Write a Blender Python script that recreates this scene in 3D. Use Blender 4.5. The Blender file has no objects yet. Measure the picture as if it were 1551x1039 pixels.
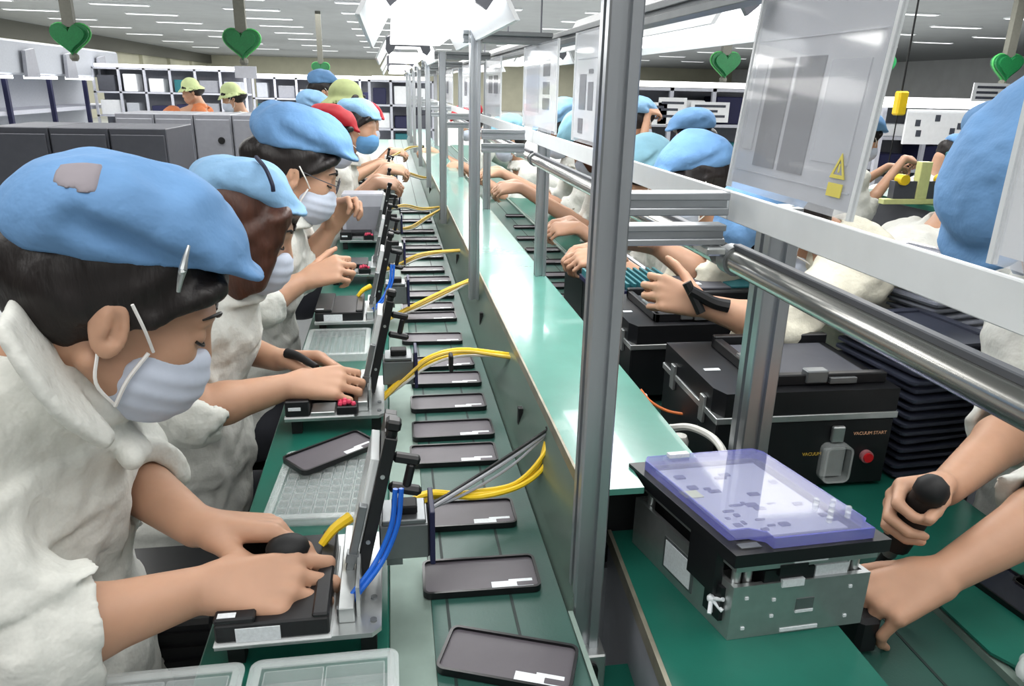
import bpy, math, random
import numpy as np
from mathutils import Matrix, Vector
random.seed(7)
C = bpy.context.scene.collection
PI = math.pi
# ------------------------------------------------------------------ camera (1551 x 1039)
FPX = 1120.0; CX, CY = 775.5, 519.5; CZ = 1.414
def _n(v): v = np.array(v, float); return v/np.linalg.norm(v)
_Y = _n((588-CX, CY-130, FPX))
_a = (700-CX)*(588-CX)+FPX*FPX
_Z = -_n((700-CX, -_a/(CY-130), FPX))
_X = np.cross(_Y, _Z); _X = _X if _X[0] > 0 else -_X
def _ray(px, py):
    d = np.array([px-CX, CY-py, FPX])/FPX
    return np.array([d@_X, d@_Y, d@_Z])
def A(px, py, y):            # the point of the place seen at a pixel, at distance y down the hall
    r = _ray(px, py); return np.array([0, 0, CZ])+r*(y/r[1])
def AZ(px, py, z):           # ... at height z
    r = _ray(px, py); return np.array([0, 0, CZ])+r*((z-CZ)/r[2])
def AX(px, py, x):
    r = _ray(px, py); return np.array([0, 0, CZ])+r*(x/r[0])
cam = bpy.data.cameras.new('camera'); co = bpy.data.objects.new('camera', cam); C.objects.link(co)
cam.sensor_width = 36; cam.lens = 36*FPX/1551; cam.clip_start = .05; cam.clip_end = 200
# columns: world directions of camera right, up, back
rt = [_X[0], _Y[0], _Z[0]]; up = [_X[1], _Y[1], _Z[1]]; fw = [_X[2], _Y[2], _Z[2]]
co.matrix_world = Matrix(((rt[0], up[0], -fw[0], 0), (rt[1], up[1], -fw[1], 0), (rt[2], up[2], -fw[2], CZ), (0, 0, 0, 1)))
bpy.context.scene.camera = co

# ------------------------------------------------------------------ materials
MATS = {}
def mat(name, col, rough=.5, metal=0., var=.06, vs=30., bump=0., bs=200., trans=0., alpha=1., emit=0., coat=0., spec=.5, stretch=None, ior=1.45, sub=0.):
    m = bpy.data.materials.new(name); m.use_nodes = True; nt = m.node_tree; b = nt.nodes['Principled BSDF']
    I = b.inputs
    I['Base Color'].default_value = (*col, 1); I['Roughness'].default_value = rough; I['Metallic'].default_value = metal
    I['Transmission Weight'].default_value = trans; I['Alpha'].default_value = alpha; I['IOR'].default_value = ior
    I['Specular IOR Level'].default_value = spec; I['Coat Weight'].default_value = coat
    if sub: I['Subsurface Weight'].default_value = sub; I['Subsurface Radius'].default_value = (.02, .008, .004); I['Subsurface Scale'].default_value = .4
    if emit: I['Emission Color'].default_value = (*col, 1); I['Emission Strength'].default_value = emit
    tc = nt.nodes.new('ShaderNodeTexCoord'); src = tc.outputs['Object']
    if stretch:
        mp = nt.nodes.new('ShaderNodeMapping'); mp.inputs['Scale'].default_value = stretch
        nt.links.new(src, mp.inputs['Vector']); src = mp.outputs['Vector']
    if var:
        n = nt.nodes.new('ShaderNodeTexNoise'); n.inputs['Scale'].default_value = vs; n.inputs['Detail'].default_value = 4
        nt.links.new(src, n.inputs['Vector'])
        r = nt.nodes.new('ShaderNodeMapRange'); r.inputs['From Min'].default_value = .3; r.inputs['From Max'].default_value = .7
        r.inputs['To Min'].default_value = 1-var; r.inputs['To Max'].default_value = 1+var
        nt.links.new(n.outputs['Fac'], r.inputs['Value'])
        x = nt.nodes.new('ShaderNodeMix'); x.data_type = 'RGBA'; x.blend_type = 'MULTIPLY'; x.inputs['Factor'].default_value = 1
        x.inputs['A'].default_value = (*col, 1); nt.links.new(r.outputs['Result'], x.inputs['B'])
        nt.links.new(x.outputs['Result'], I['Base Color'])
    if bump:
        n2 = nt.nodes.new('ShaderNodeTexNoise'); n2.inputs['Scale'].default_value = bs; n2.inputs['Detail'].default_value = 3
        nt.links.new(src, n2.inputs['Vector'])
        bp = nt.nodes.new('ShaderNodeBump'); bp.inputs['Strength'].default_value = bump; bp.inputs['Distance'].default_value = .01
        nt.links.new(n2.outputs['Fac'], bp.inputs['Height']); nt.links.new(bp.outputs['Normal'], I['Normal'])
    MATS[name] = m
    return m
M = MATS
def srgb(r, g, b): return tuple(((c/255)/12.92 if c/255 < .04045 else ((c/255+.055)/1.055)**2.4) for c in (r, g, b))

# ------------------------------------------------------------------ mesh builder
class MB:
    def __init__(s): s.v = []; s.f = []; s.m = []; s.mi = 0; s.X = Matrix.Identity(4)
    def at(s, loc=(0, 0, 0), rz=0, rx=0, ry=0, sc=1):
        s.X = Matrix.Translation(Vector(loc)) @ Matrix.Rotation(rz, 4, 'Z') @ Matrix.Rotation(ry, 4, 'Y') @ Matrix.Rotation(rx, 4, 'X') @ Matrix.Scale(sc, 4); return s
    def add(s, vs, fs):
        o = len(s.v); s.v += [tuple(s.X @ Vector(p)) for p in vs]
        s.f += [tuple(i+o for i in f) for f in fs]; s.m += [s.mi]*len(fs); return s
    def quad(s, a, b, c, d): return s.add([a, b, c, d], [(0, 1, 2, 3)])
    def box(s, x0, x1, y0, y1, z0, z1, ch=0.):
        if x1 < x0: x0, x1 = x1, x0
        if y1 < y0: y0, y1 = y1, y0
        if z1 < z0: z0, z1 = z1, z0
        ch = min(ch, .49*min(x1-x0, y1-y0, z1-z0))
        if ch <= 0:
            v = [(x, y, z) for z in (z0, z1) for y in (y0, y1) for x in (x0, x1)]
            return s.add(v, [(0, 2, 3, 1), (4, 5, 7, 6), (0, 1, 5, 4), (2, 6, 7, 3), (0, 4, 6, 2), (1, 3, 7, 5)])
        v = []; idx = {}
        for sx in (0, 1):
            for sy in (0, 1):
                for sz in (0, 1):
                    X, Y, Z = (x0, x1)[sx], (y0, y1)[sy], (z0, z1)[sz]
                    dx, dy, dz = ch*(1-2*sx), ch*(1-2*sy), ch*(1-2*sz)
                    for a, p in (('x', (X, Y+dy, Z+dz)), ('y', (X+dx, Y, Z+dz)), ('z', (X+dx, Y+dy, Z))):
                        idx[a, sx, sy, sz] = len(v); v.append(p)
        f = []
        for q in (0, 1):
            f.append([idx['x', q, 0, 0], idx['x', q, 1, 0], idx['x', q, 1, 1], idx['x', q, 0, 1]])
            f.append([idx['y', 0, q, 0], idx['y', 1, q, 0], idx['y', 1, q, 1], idx['y', 0, q, 1]])
            f.append([idx['z', 0, 0, q], idx['z', 1, 0, q], idx['z', 1, 1, q], idx['z', 0, 1, q]])
            for r in (0, 1):
                f.append([idx['y', 0, q, r], idx['y', 1, q, r], idx['z', 1, q, r], idx['z', 0, q, r]])
                f.append([idx['x', q, 0, r], idx['x', q, 1, r], idx['z', q, 1, r], idx['z', q, 0, r]])
                f.append([idx['x', q, r, 0], idx['x', q, r, 1], idx['y', q, r, 1], idx['y', q, r, 0]])
                for t in (0, 1): f.append([idx['x', q, r, t], idx['y', q, r, t], idx['z', q, r, t]])
        c = Vector(((x0+x1)/2, (y0+y1)/2, (z0+z1)/2)); g = []
        for q in f:
            p = [Vector(v[i]) for i in q]; n = (p[1]-p[0]).cross(p[2]-p[0]); m = sum(p, Vector())/len(p)
            g.append(tuple(q) if n.dot(m-c) > 0 else tuple(reversed(q)))
        return s.add(v, g)
    def prism(s, pts, z0, z1):          # polygon (x, y) counter-clockwise, extruded in z
        n = len(pts); v = [(x, y, z0) for x, y in pts]+[(x, y, z1) for x, y in pts]
        return s.add(v, [tuple(range(n-1, -1, -1)), tuple(range(n, 2*n))]+[(i, (i+1) % n, n+(i+1) % n, n+i) for i in range(n)])
    def rplate(s, x0, x1, y0, y1, z0, z1, r, n=4):
        return s.prism(rrect(x0, x1, y0, y1, r, n), z0, z1)
    def ring(s, x0, x1, y0, y1, z0, z1, r, w, n=4):   # rounded frame
        o = rrect(x0, x1, y0, y1, r, n); i = rrect(x0+w, x1-w, y0+w, y1-w, max(r-w, .0005), n); k = len(o)
        v = [(x, y, z) for z in (z0, z1) for q in (o, i) for x, y in q]
        f = []
        for a in range(k):
            b = (a+1) % k
            f += [(a, b, 2*k+b, 2*k+a), (k+b, k+a, 3*k+a, 3*k+b), (2*k+a, 2*k+b, 3*k+b, 3*k+a), (b, a, k+a, k+b)]
        return s.add(v, f)
    def tube(s, pts, r, n=8, smooth=0, r2=None, cap=True):
        P = [np.array(p, float) for p in pts]
        if smooth: P = spline(P, smooth)
        L = len(P); v = []; T0 = None; U = None
        for i, p in enumerate(P):
            t = _n(P[min(i+1, L-1)]-P[max(i-1, 0)])
            if U is None:
                U = _n(np.cross(t, (0, 0, 1) if abs(t[2]) < .9 else (1, 0, 0)))
            U = U-t*(U@t); U = _n(U); W = np.cross(t, U)
            rr = r if r2 is None else r+(r2-r)*i/max(L-1, 1)
            v += [tuple(p+rr*(math.cos(2*PI*k/n)*U+math.sin(2*PI*k/n)*W)) for k in range(n)]
        f = [(i*n+k, i*n+(k+1) % n, (i+1)*n+(k+1) % n, (i+1)*n+k) for i in range(L-1) for k in range(n)]
        if cap: f += [tuple(range(n-1, -1, -1)), tuple(range((L-1)*n, L*n))]
        return s.add(v, f)
    def cyl(s, a, b, r, n=16, r2=None): return s.tube([a, b], r, n, r2=r2)
    def lathe(s, prof, n=20):           # (r, z) profile about local z
        v = []; L = len(prof)
        for r, z in prof: v += [(r*math.cos(2*PI*k/n), r*math.sin(2*PI*k/n), z) for k in range(n)]
        f = [(i*n+k, i*n+(k+1) % n, (i+1)*n+(k+1) % n, (i+1)*n+k) for i in range(L-1) for k in range(n)]
        f += [tuple(range(n-1, -1, -1)), tuple(range((L-1)*n, L*n))]
        return s.add(v, f)
    def ball(s, c, r, n=12):
        if not hasattr(r, '__len__'): r = (r, r, r)
        v = [(c[0], c[1], c[2]-r[2])]; h = n//2
        for i in range(1, h):
            t = -PI/2+PI*i/h
            v += [(c[0]+r[0]*math.cos(t)*math.cos(2*PI*k/n), c[1]+r[1]*math.cos(t)*math.sin(2*PI*k/n), c[2]+r[2]*math.sin(t)) for k in range(n)]
        v.append((c[0], c[1], c[2]+r[2])); e = len(v)-1
        f = [(0, 1+(k+1) % n, 1+k) for k in range(n)]+[(e, e-n+k, e-n+(k+1) % n) for k in range(n)]
        f += [(1+i*n+k, 1+i*n+(k+1) % n, 1+(i+1)*n+(k+1) % n, 1+(i+1)*n+k) for i in range(h-2) for k in range(n)]
        return s.add(v, f)
    def build(s, name, mats, parent=None, smooth=False):
        me = bpy.data.meshes.new(name); me.from_pydata(s.v, [], s.f)
        if not isinstance(mats, (list, tuple)): mats = [mats]
        for m in mats: me.materials.append(MATS[m] if isinstance(m, str) else m)
        if len(mats) > 1: me.polygons.foreach_set('material_index', s.m)
        if smooth:
            me.polygons.foreach_set('use_smooth', [True]*len(me.polygons))
            try: me.set_sharp_from_angle(angle=math.radians(40))
            except Exception: pass
        me.update()
        o = bpy.data.objects.new(name, me); C.objects.link(o)
        if parent is not None: o.parent = parent
        return o
def rrect(x0, x1, y0, y1, r, n=4):
    p = []
    for cx, cy, a in ((x1-r, y1-r, 0), (x0+r, y1-r, 1), (x0+r, y0+r, 2), (x1-r, y0+r, 3)):
        for k in range(n+1):
            t = (a+k/n)*PI/2; p.append((cx+r*math.cos(t), cy+r*math.sin(t)))
    return p
def spline(P, m):
    P = [np.array(p, float) for p in P]; out = []
    Q = [2*P[0]-P[1]]+P+[2*P[-1]-P[-2]]
    for i in range(1, len(Q)-2):
        a, b, c, d = Q[i-1:i+3]
        for k in range(m):
            t = k/m
            out.append(.5*(2*b+(c-a)*t+(2*a-5*b+4*c-d)*t*t+(3*b-a-3*c+d)*t**3))
    out.append(P[-1]); return out
def tag(o, label=None, cat=None, group=None, kind=None):
    if label: o['label'] = label
    if cat: o['category'] = cat
    if group: o['group'] = group
    if kind: o['kind'] = kind
    return o
def thing(name, label, cat, loc=(0, 0, 0), rz=0, group=None):
    o = bpy.data.objects.new(name, None); C.objects.link(o); o.location = loc; o.rotation_euler = (0, 0, rz)
    o.empty_display_size = .05
    return tag(o, label, cat, group)
KIDS = {}
def kids(o): return [c for c in o.children]
def dup(root, loc=None, rz=None, label=None, group=None):
    r = root.copy(); C.objects.link(r)
    if loc is not None: r.location = loc
    if rz is not None: r.rotation_euler = (0, 0, rz)
    if label: r['label'] = label
    if group: r['group'] = group
    for ch in list(root.children):
        c = ch.copy(); C.objects.link(c); c.parent = r
        for g in list(ch.children):
            d = g.copy(); C.objects.link(d); d.parent = c
    return r
def struct(o): o['kind'] = 'structure'; return o
ORD = ['first', 'second', 'third', 'fourth', 'fifth', 'sixth', 'seventh', 'eighth', 'ninth', 'tenth', 'eleventh', 'twelfth', 'thirteenth', 'fourteenth',
       'fifteenth', 'sixteenth', 'seventeenth', 'eighteenth', 'nineteenth', 'twentieth']

# ------------------------------------------------------------------ signed distance bodies
class Sdf:
    def __init__(s, lo, hi, h):
        s.h = h; s.lo = np.array(lo, float); n = np.ceil((np.array(hi)-s.lo)/h).astype(int)+1
        s.n = n; s.D = np.full(n, 1., np.float32); s.ax = [(s.lo[i]+h*np.arange(n[i])).astype(np.float32) for i in range(3)]
    def blk(s, lo, hi):
        a = np.clip(np.floor((np.array(lo)-s.lo)/s.h).astype(int), 0, s.n); b = np.clip(np.ceil((np.array(hi)-s.lo)/s.h).astype(int)+1, 0, s.n)
        if (b <= a).any(): return None
        sl = tuple(slice(a[i], b[i]) for i in range(3))
        return sl, np.meshgrid(*[s.ax[i][sl[i]] for i in range(3)], indexing='ij', sparse=True)
    def mix(s, sl, d, k, op):
        D = s.D[sl]
        if op == 'u':
            if k > 0:
                h = np.clip(.5+.5*(D-d)/k, 0, 1); D[...] = D+(d-D)*h-k*h*(1-h)
            else: np.minimum(D, d, out=D)
        else:
            if k > 0:
                h = np.clip(.5-.5*(D+d)/k, 0, 1); D[...] = D+(-d-D)*h+k*h*(1-h)
            else: np.maximum(D, -d, out=D)
    def cap(s, a, b, ra, rb=None, k=.0, op='u', cuts=(), wave=None):
        a = np.array(a, float); b = np.array(b, float); rb = ra if rb is None else rb
        m = max(ra, rb)+k+3*s.h+(.006 if wave else 0)
        q = s.blk(np.minimum(a, b)-m, np.maximum(a, b)+m)
        if q is None: return
        sl, (X, Y, Z) = q; e = b-a; L = max(e@e, 1e-9)
        t = np.clip(((X-a[0])*e[0]+(Y-a[1])*e[1]+(Z-a[2])*e[2])/L, 0, 1)
        r = ra+(rb-ra)*t
        if wave: r = r+wave[0]*np.sin(wave[1]*t+wave[2]*X+wave[3]*Y+wave[4]*Z)
        d = np.sqrt((X-a[0]-t*e[0])**2+(Y-a[1]-t*e[1])**2+(Z-a[2]-t*e[2])**2)-r
        for c, n in cuts: d = np.maximum(d, (X-c[0])*n[0]+(Y-c[1])*n[1]+(Z-c[2])*n[2])
        s.mix(sl, d.astype(np.float32), k, op)
    def ell(s, c, r, R=np.eye(3), k=.0, op='u', cuts=()):   # R columns = local axes
        c = np.array(c, float); m = max(r)+k+3*s.h
        q = s.blk(c-m, c+m)
        if q is None: return
        sl, (X, Y, Z) = q
        U = [((X-c[0])*R[0, i]+(Y-c[1])*R[1, i]+(Z-c[2])*R[2, i]) for i in range(3)]
        k0 = np.sqrt(sum((U[i]/r[i])**2 for i in range(3))); k1 = np.sqrt(sum((U[i]/r[i]**2)**2 for i in range(3)))
        d = k0*(k0-1)/np.maximum(k1, 1e-6)
        for cc, n in cuts: d = np.maximum(d, (X-cc[0])*n[0]+(Y-cc[1])*n[1]+(Z-cc[2])*n[2])
        s.mix(sl, d.astype(np.float32), k, op)
    def rbox(s, c, r, R=np.eye(3), rad=.004, k=.0, op='u'):
        c = np.array(c, float); m = math.sqrt(sum(x*x for x in r))+k+3*s.h
        q = s.blk(c-m, c+m)
        if q is None: return
        sl, (X, Y, Z) = q
        U = [np.abs((X-c[0])*R[0, i]+(Y-c[1])*R[1, i]+(Z-c[2])*R[2, i])-(r[i]-rad) for i in range(3)]
        d = np.sqrt(sum(np.maximum(u, 0)**2 for u in U))+np.minimum(np.maximum(np.maximum(U[0], U[1]), U[2]), 0)-rad
        s.mix(sl, d.astype(np.float32), k, op)
    def noise(s, amp, freq, seed=0, oct=3):
        rs = np.random.RandomState(seed); I = np.nonzero(np.abs(s.D) < .03)
        if not len(I[0]): return
        P = [s.ax[i][I[i]] for i in range(3)]; w = [0, 0, 0]
        for i in range(3):
            v = rs.randn(3)*freq*.7; w[i] = np.sin(v[0]*P[0]+v[1]*P[1]+v[2]*P[2]+rs.rand()*6)*.9/freq
        P = [P[i]+w[i] for i in range(3)]; o = 0
        for j in range(oct):
            for q in range(3):
                v = _n(rs.randn(3))*freq*(1.75**j); o = o+np.sin(v[0]*P[0]+v[1]*P[1]+v[2]*P[2]+rs.rand()*6)/(1.75**j)/2.2
        s.D[I] += (amp*o).astype(np.float32)
    def field(s, fn):                 # fn(X,Y,Z) added near the surface
        I = np.nonzero(np.abs(s.D) < .03)
        s.D[I] += fn(*[s.ax[i][I[i]] for i in range(3)]).astype(np.float32)
    def mesh(s, name, m, parent=None, relax=1):
        D = s.D; ins = D < 0; n = D.shape
        c = ins[:-1, :-1, :-1].astype(np.uint8)*0; cnt = np.zeros([x-1 for x in n], np.uint8)
        sh = lambda arr, d: arr[d[0]:n[0]-1+d[0], d[1]:n[1]-1+d[1], d[2]:n[2]-1+d[2]]
        cor = [(i, j, k) for i in (0, 1) for j in (0, 1) for k in (0, 1)]
        for d in cor: cnt += sh(ins, d)
        act = np.nonzero((cnt > 0) & (cnt < 8)); N = len(act[0])
        idx = np.full(cnt.shape, -1, np.int32); idx[act] = np.arange(N)
        val = {d: D[act[0]+d[0], act[1]+d[1], act[2]+d[2]] for d in cor}
        P = np.zeros((N, 3)); W = np.zeros(N)
        for d in cor:
            for ax in range(3):
                if d[ax]: continue
                e = list(d); e[ax] = 1; e = tuple(e); a, b = val[d], val[e]; x = (a < 0) != (b < 0)
                t = np.where(x, a/np.where(x, a-b, 1), 0)
                for q in range(3): P[:, q] += np.where(x, d[q]+(t if q == ax else 0), 0)
                W += x
        P /= W[:, None]; V = s.lo+s.h*(np.stack(act, 1)+P); F = []
        for ax in range(3):
            u, v = (ax+1) % 3, (ax+2) % 3
            a = [slice(1, -1)]*3; a[ax] = slice(0, -1); b = [slice(1, -1)]*3; b[ax] = slice(1, None)
            x = ins[tuple(a)] != ins[tuple(b)]; E = np.nonzero(x); E = [e.copy() for e in E]
            inside = ins[tuple(a)][x]
            E[u] += 1; E[v] += 1
            def g(du, dv):
                q = [E[0], E[1], E[2]]; q[u] = q[u]-du; q[v] = q[v]-dv; return idx[q[0], q[1], q[2]]
            f = np.stack([g(1, 1), g(0, 1), g(0, 0), g(1, 0)], 1)
            f[~inside] = f[~inside][:, ::-1]; F.append(f)
        F = np.concatenate(F); F = F[(F >= 0).all(1)]
        for _ in range(relax):
            S = np.zeros_like(V); K = np.zeros(N)
            for q in range(4):
                a, b = F[:, q], F[:, (q+1) % 4]
                for w in range(3): S[:, w] += np.bincount(a, V[b, w], N)+np.bincount(b, V[a, w], N)
                K += np.bincount(a, minlength=N)+np.bincount(b, minlength=N)
            V = V+.5*(S/np.maximum(K, 1)[:, None]-V)
        me = bpy.data.meshes.new(name); me.vertices.add(N); me.vertices.foreach_set('co', V.astype(np.float32).ravel())
        me.loops.add(F.size); me.loops.foreach_set('vertex_index', F.astype(np.int32).ravel())
        me.polygons.add(len(F)); me.polygons.foreach_set('loop_start', np.arange(0, F.size, 4, dtype=np.int32))
        me.polygons.foreach_set('use_smooth', np.ones(len(F), bool))
        me.update(calc_edges=True); me.validate()
        me.materials.append(MATS[m])
        o = bpy.data.objects.new(name, me); C.objects.link(o)
        if parent is not None: o.parent = parent
        return o
# ------------------------------------------------------------------ materials of the place
mat('green_mat', srgb(28, 96, 82), .32, var=.10, vs=14, bump=.02, bs=400, spec=.5)
mat('green_belt', srgb(40, 78, 70), .38, var=.10, vs=9, bump=.03, bs=300)
mat('green_shelf', srgb(78, 140, 126), .22, var=.10, vs=8, bump=.02, bs=60, coat=.3)
mat('belt_seam', srgb(22, 40, 38), .6)
mat('steel_strip', srgb(128, 146, 138), .5, .45, var=.06)
mat('panel', srgb(118, 138, 128), .3, .55, var=.14, vs=10, stretch=(1, .3, 1))
mat('panel_edge', srgb(150, 146, 130), .4, .5, var=.2)
mat('alu', srgb(176, 180, 184), .34, .85, var=.05, vs=40, stretch=(1, 1, .05))
mat('alu_groove', srgb(96, 99, 104), .5, .6)
mat('alu_plate', srgb(186, 190, 190), .3, .8, var=.06, vs=60)
mat('alu_dark', srgb(126, 130, 132), .4, .7, var=.08)
mat('steel_pipe', srgb(170, 170, 166), .22, .95, var=.08, vs=30, stretch=(6, .3, 6))
mat('black_plastic', srgb(22, 23, 26), .38, var=.1)
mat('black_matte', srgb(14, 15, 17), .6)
mat('black_rim', srgb(16, 17, 20), .3)
mat('phone_back', srgb(84, 80, 86), .45, var=.05)
mat('paper', srgb(238, 240, 242), .6, var=.03)
mat('paper_grey', srgb(178, 182, 190), .6, var=.05)
mat('ink', srgb(70, 74, 84), .6, var=.2, vs=90)
mat('label', srgb(222, 228, 232), .5, var=.08, vs=300)
mat('yellow', srgb(238, 200, 38), .4, var=.06)
mat('yellow_dull', srgb(196, 164, 66), .45, var=.08)
mat('cable_white', srgb(214, 214, 208), .4)
mat('cable_black', srgb(22, 22, 24), .4)
mat('cable_grey', srgb(150, 152, 158), .4)
mat('blue_tube', srgb(38, 104, 206), .25)
mat('red', srgb(196, 26, 34), .4)
mat('pink', srgb(206, 60, 92), .5)
mat('orange_cable', srgb(222, 120, 60), .5)
mat('clear', (.93, .96, .97), .12, trans=0, alpha=.26, var=0, spec=.6)
mat('clear_edge', (.90, .94, .95), .15, alpha=.55, var=0)
mat('clear_blue', srgb(176, 180, 224), .05, alpha=.26, var=0, spec=.9, coat=.6)
mat('clear_blue_edge', srgb(104, 108, 206), .1, alpha=.45, var=0)
mat('sleeve', (.86, .88, .93), .08, alpha=.30, var=0, spec=.8, coat=.5)
mat('rail_white', srgb(232, 236, 238), .3, alpha=.86, var=.03)
mat('tray_clear', (.86, .92, .92), .15, alpha=.20, var=0, spec=.7)
mat('tray_rim', (.86, .92, .92), .15, alpha=.24, var=0, spec=.7)
mat('sign_yellow', srgb(222, 208, 96), .5)
mat('ceiling', srgb(150, 152, 153), .8, var=.04, vs=2)
mat('wall', srgb(186, 184, 164), .8, var=.05, vs=2)
mat('wall_grey', srgb(190, 192, 194), .8, var=.05, vs=2)
mat('floor', srgb(176, 180, 180), .3, var=.06, vs=2)
mat('cab_grey', srgb(150, 152, 160), .45, .2, var=.05)
mat('cab_dark', srgb(84, 86, 94), .5, .2, var=.05)
mat('rack_white', srgb(190, 192, 202), .5, var=.04)
mat('navy', srgb(34, 36, 70), .5)
mat('lantern', srgb(24, 98, 54), .4, var=.15, vs=60)
mat('lantern_rim', srgb(70, 160, 84), .5)
mat('column', srgb(98, 98, 90), .7)
mat('lamp_shell', srgb(236, 238, 240), .45, var=.02)
mat('lamp_grey', srgb(112, 114, 122), .5)
mat('lamp_glow', (1, 1, 1), .5, var=0, emit=3.2)
mat('ceil_glow', (1, 1, 1), .5, var=0, emit=1.6)
mat('shelf_glow', (1, 1, 1), .5, var=0, emit=2.2)
mat('teal_board', srgb(40, 110, 118), .5)
mat('fix_yellow', srgb(214, 218, 150), .5)

# ------------------------------------------------------------------ the hall
struct(MB().box(-11.4, 24, -5, 52, -.1, 0).build('floor', 'floor'))
struct(MB().box(-11.4, 24, -5, 52, 3.0, 3.1).build('ceiling', 'ceiling'))
w = MB().box(-11.4, -11.2, -5, 52, 0, 3.0)
for i in range(12): w.box(-11.2, -11.05, -3+i*4.6, -2.5+i*4.6, 0, 3.0)
struct(w.build('wall_left', 'wall'))
struct(MB().box(23.8, 24, -5, 52, 0, 3.0).build('wall_right', 'wall_grey'))
struct(MB().box(-11.4, 24, 52, 52.2, 0, 3.0).build('wall_back', 'wall'))
struct(MB().box(-11.4, 24, -5.2, -5, 0, 3.0).build('wall_front', 'wall_grey'))
struct(MB().box(-11.05, -10.9, -5, 52, 2.5, 3.0).build('trim_1', 'column'))
# ceiling lights: rows across the hall
spots = []
for x in (-8.6, -5.8, -3.0, -.4, 2.2, 4.8, 7.4, 10.2, 13, 16):
    for y in (1.0, 4.5, 8., 11.5, 14.5, 16.7, 19, 21.4, 24, 27, 30.5, 35, 40):
        spots.append((x, y))
lt = None
for x, y in spots:
    if lt is None:
        m = MB(); m.box(-.62, .62, -.1, .1, -.03, 0, .004)
        lt = thing('ceiling_light', 'slim white strip light set flush in the grey ceiling', 'ceiling light', (x, y, 3.0), 0, 'strip lights of the grey ceiling')
        m.build('frame', 'lamp_shell', lt)
        MB().box(-.59, .59, -.075, .075, -.034, -.029).build('diffuser', 'ceil_glow', lt)
    else: dup(lt, (x, y, 3.0))
def area(name, loc, sx, sy, power, col=(1, .985, .96), rx=0, ry=0):
    l = bpy.data.lights.new(name, 'AREA'); l.shape = 'RECTANGLE'; l.size = sx; l.size_y = sy; l.energy = power; l.color = col
    o = bpy.data.objects.new(name, l); C.objects.link(o); o.location = loc; o.rotation_euler = (rx, ry, 0); return o
# light of the ceiling rows near the lines, and further off
for x, y, p in ((-2.2, .6, 48), (.4, .2, 36), (2.8, .6, 46), (-2.2, 4.5, 62), (.6, 4.5, 62), (3.2, 4.5, 74), (-5.5, 8, 170), (.5, 9, 150), (6, 8, 220)):
    area('ceiling_row_light', (x, y, 2.94), 2.2, 1.6, p)
for x in (-7, -1, 5, 11):
    for y in (14, 20, 28, 37, 46): area('ceiling_row_light', (x, y, 2.94), 4, 4, 330)
area('ceiling_row_light', (0, -2.6, 2.94), 4, 2, 70)

# ------------------------------------------------------------------ left conveyor line
t = thing('workbench', 'long narrow green-topped workbench left of the left conveyor', 'workbench', (0, 0, 0))
MB().box(-.228, -.0185, .25, 9.4, .77, .80, .002).build('worktop', 'green_mat', t)
m = MB().box(-.21, -.19, .3, 9.3, .70, .77)
m.build('apron', 'alu_dark', t)
for y in (.35, 1.6, 2.8, 4.0, 5.2, 6.4, 7.6, 8.8):
    MB().box(-.212, -.182, y, y+.03, 0, .70).build('leg', 'alu', t)
t = thing('conveyor', 'long green belt conveyor carrying phone cases left of the raised shelf', 'conveyor')
MB().box(-.018, .034, .25, 9.4, .76, .7995, .001).build('steel_edge', 'steel_strip', t)
bt = MB().box(.034, .2, .25, 9.4, .775, .80).build('belt', 'green_belt', t)
for x in (.0535, .135): MB().box(x-.0018, x+.0018, .25, 9.4, .7995, .8008).build('seam', 'belt_seam', bt)
MB().box(.0, .19, .3, 9.3, .62, .76).build('frame', 'alu_dark', t)
for y in (.4, 2., 3.6, 5.2, 6.8, 8.4): MB().box(.03, .17, y, y+.05, 0, .62).build('leg', 'alu', t)
# raised shelf between the lines
t = thing('raised_shelf', 'raised glossy green shelf between the two conveyor lines', 'shelf')
MB().prism([(.24, .822), (.318, .822), (.318, .8845), (.42, .8845), (.42, 9.4), (.24, 9.4)], .911, .92).build('top_board', 'green_shelf', t)
m = MB(); m.add([(.2, .25, .80), (.222, .25, .932), (.222, 9.4, .932), (.2, 9.4, .80), (.206, .25, .80), (.228, .25, .932), (.228, 9.4, .932), (.206, 9.4, .80)],
      [(0, 1, 2, 3), (7, 6, 5, 4), (4, 5, 1, 0), (3, 2, 6, 7), (1, 5, 6, 2), (0, 3, 7, 4)])
m2 = MB(); a, b = (.2235, .79), (.2235, 9.4)
m2.box(.2365, .2402, .822, 9.4, .904, .9225); ed = m2.build('metal_edge', 'panel_edge', t)
# side panel: cut back to the shelf end with a slanting end
m = MB()
y0 = .738
pts = [(.2, y0, .79), (.2, 9.4, .79), (.239, 9.4, .912), (.239, .824, .912), (.226, .775, .87), (.208, .745, .82)]
n = len(pts); v = pts+[(x+.006, y, z) for x, y, z in pts]
m.add(v, [tuple(range(n)), tuple(range(2*n-1, n-1, -1))]+[(i+n, (i+1) % n+n, (i+1) % n, i) for i in range(n)])
sp = m.build('side_panel', 'panel', t)
for y in (1.2, 1.8, 2.5, 3.4, 4.3): MB().box(.214, .222, y, y+.012, .835, .870).build('slot', 'black_matte', sp)
MB().box(.262, .395, .915, 9.3, .74, .911).build('carcass', 'black_matte', t)
m = MB().box(.203, .30, .25, .76, .66, .69); m.build('lower_shelf', 'green_mat', t)
MB().box(.2005, .2065, .25, .737, .69, .803).build('metal_lip', 'steel_strip', t)
for y in (.9, 3., 5., 7., 9.): MB().box(.27, .36, y, y+.06, 0, .74).build('leg', 'alu', t)

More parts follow.
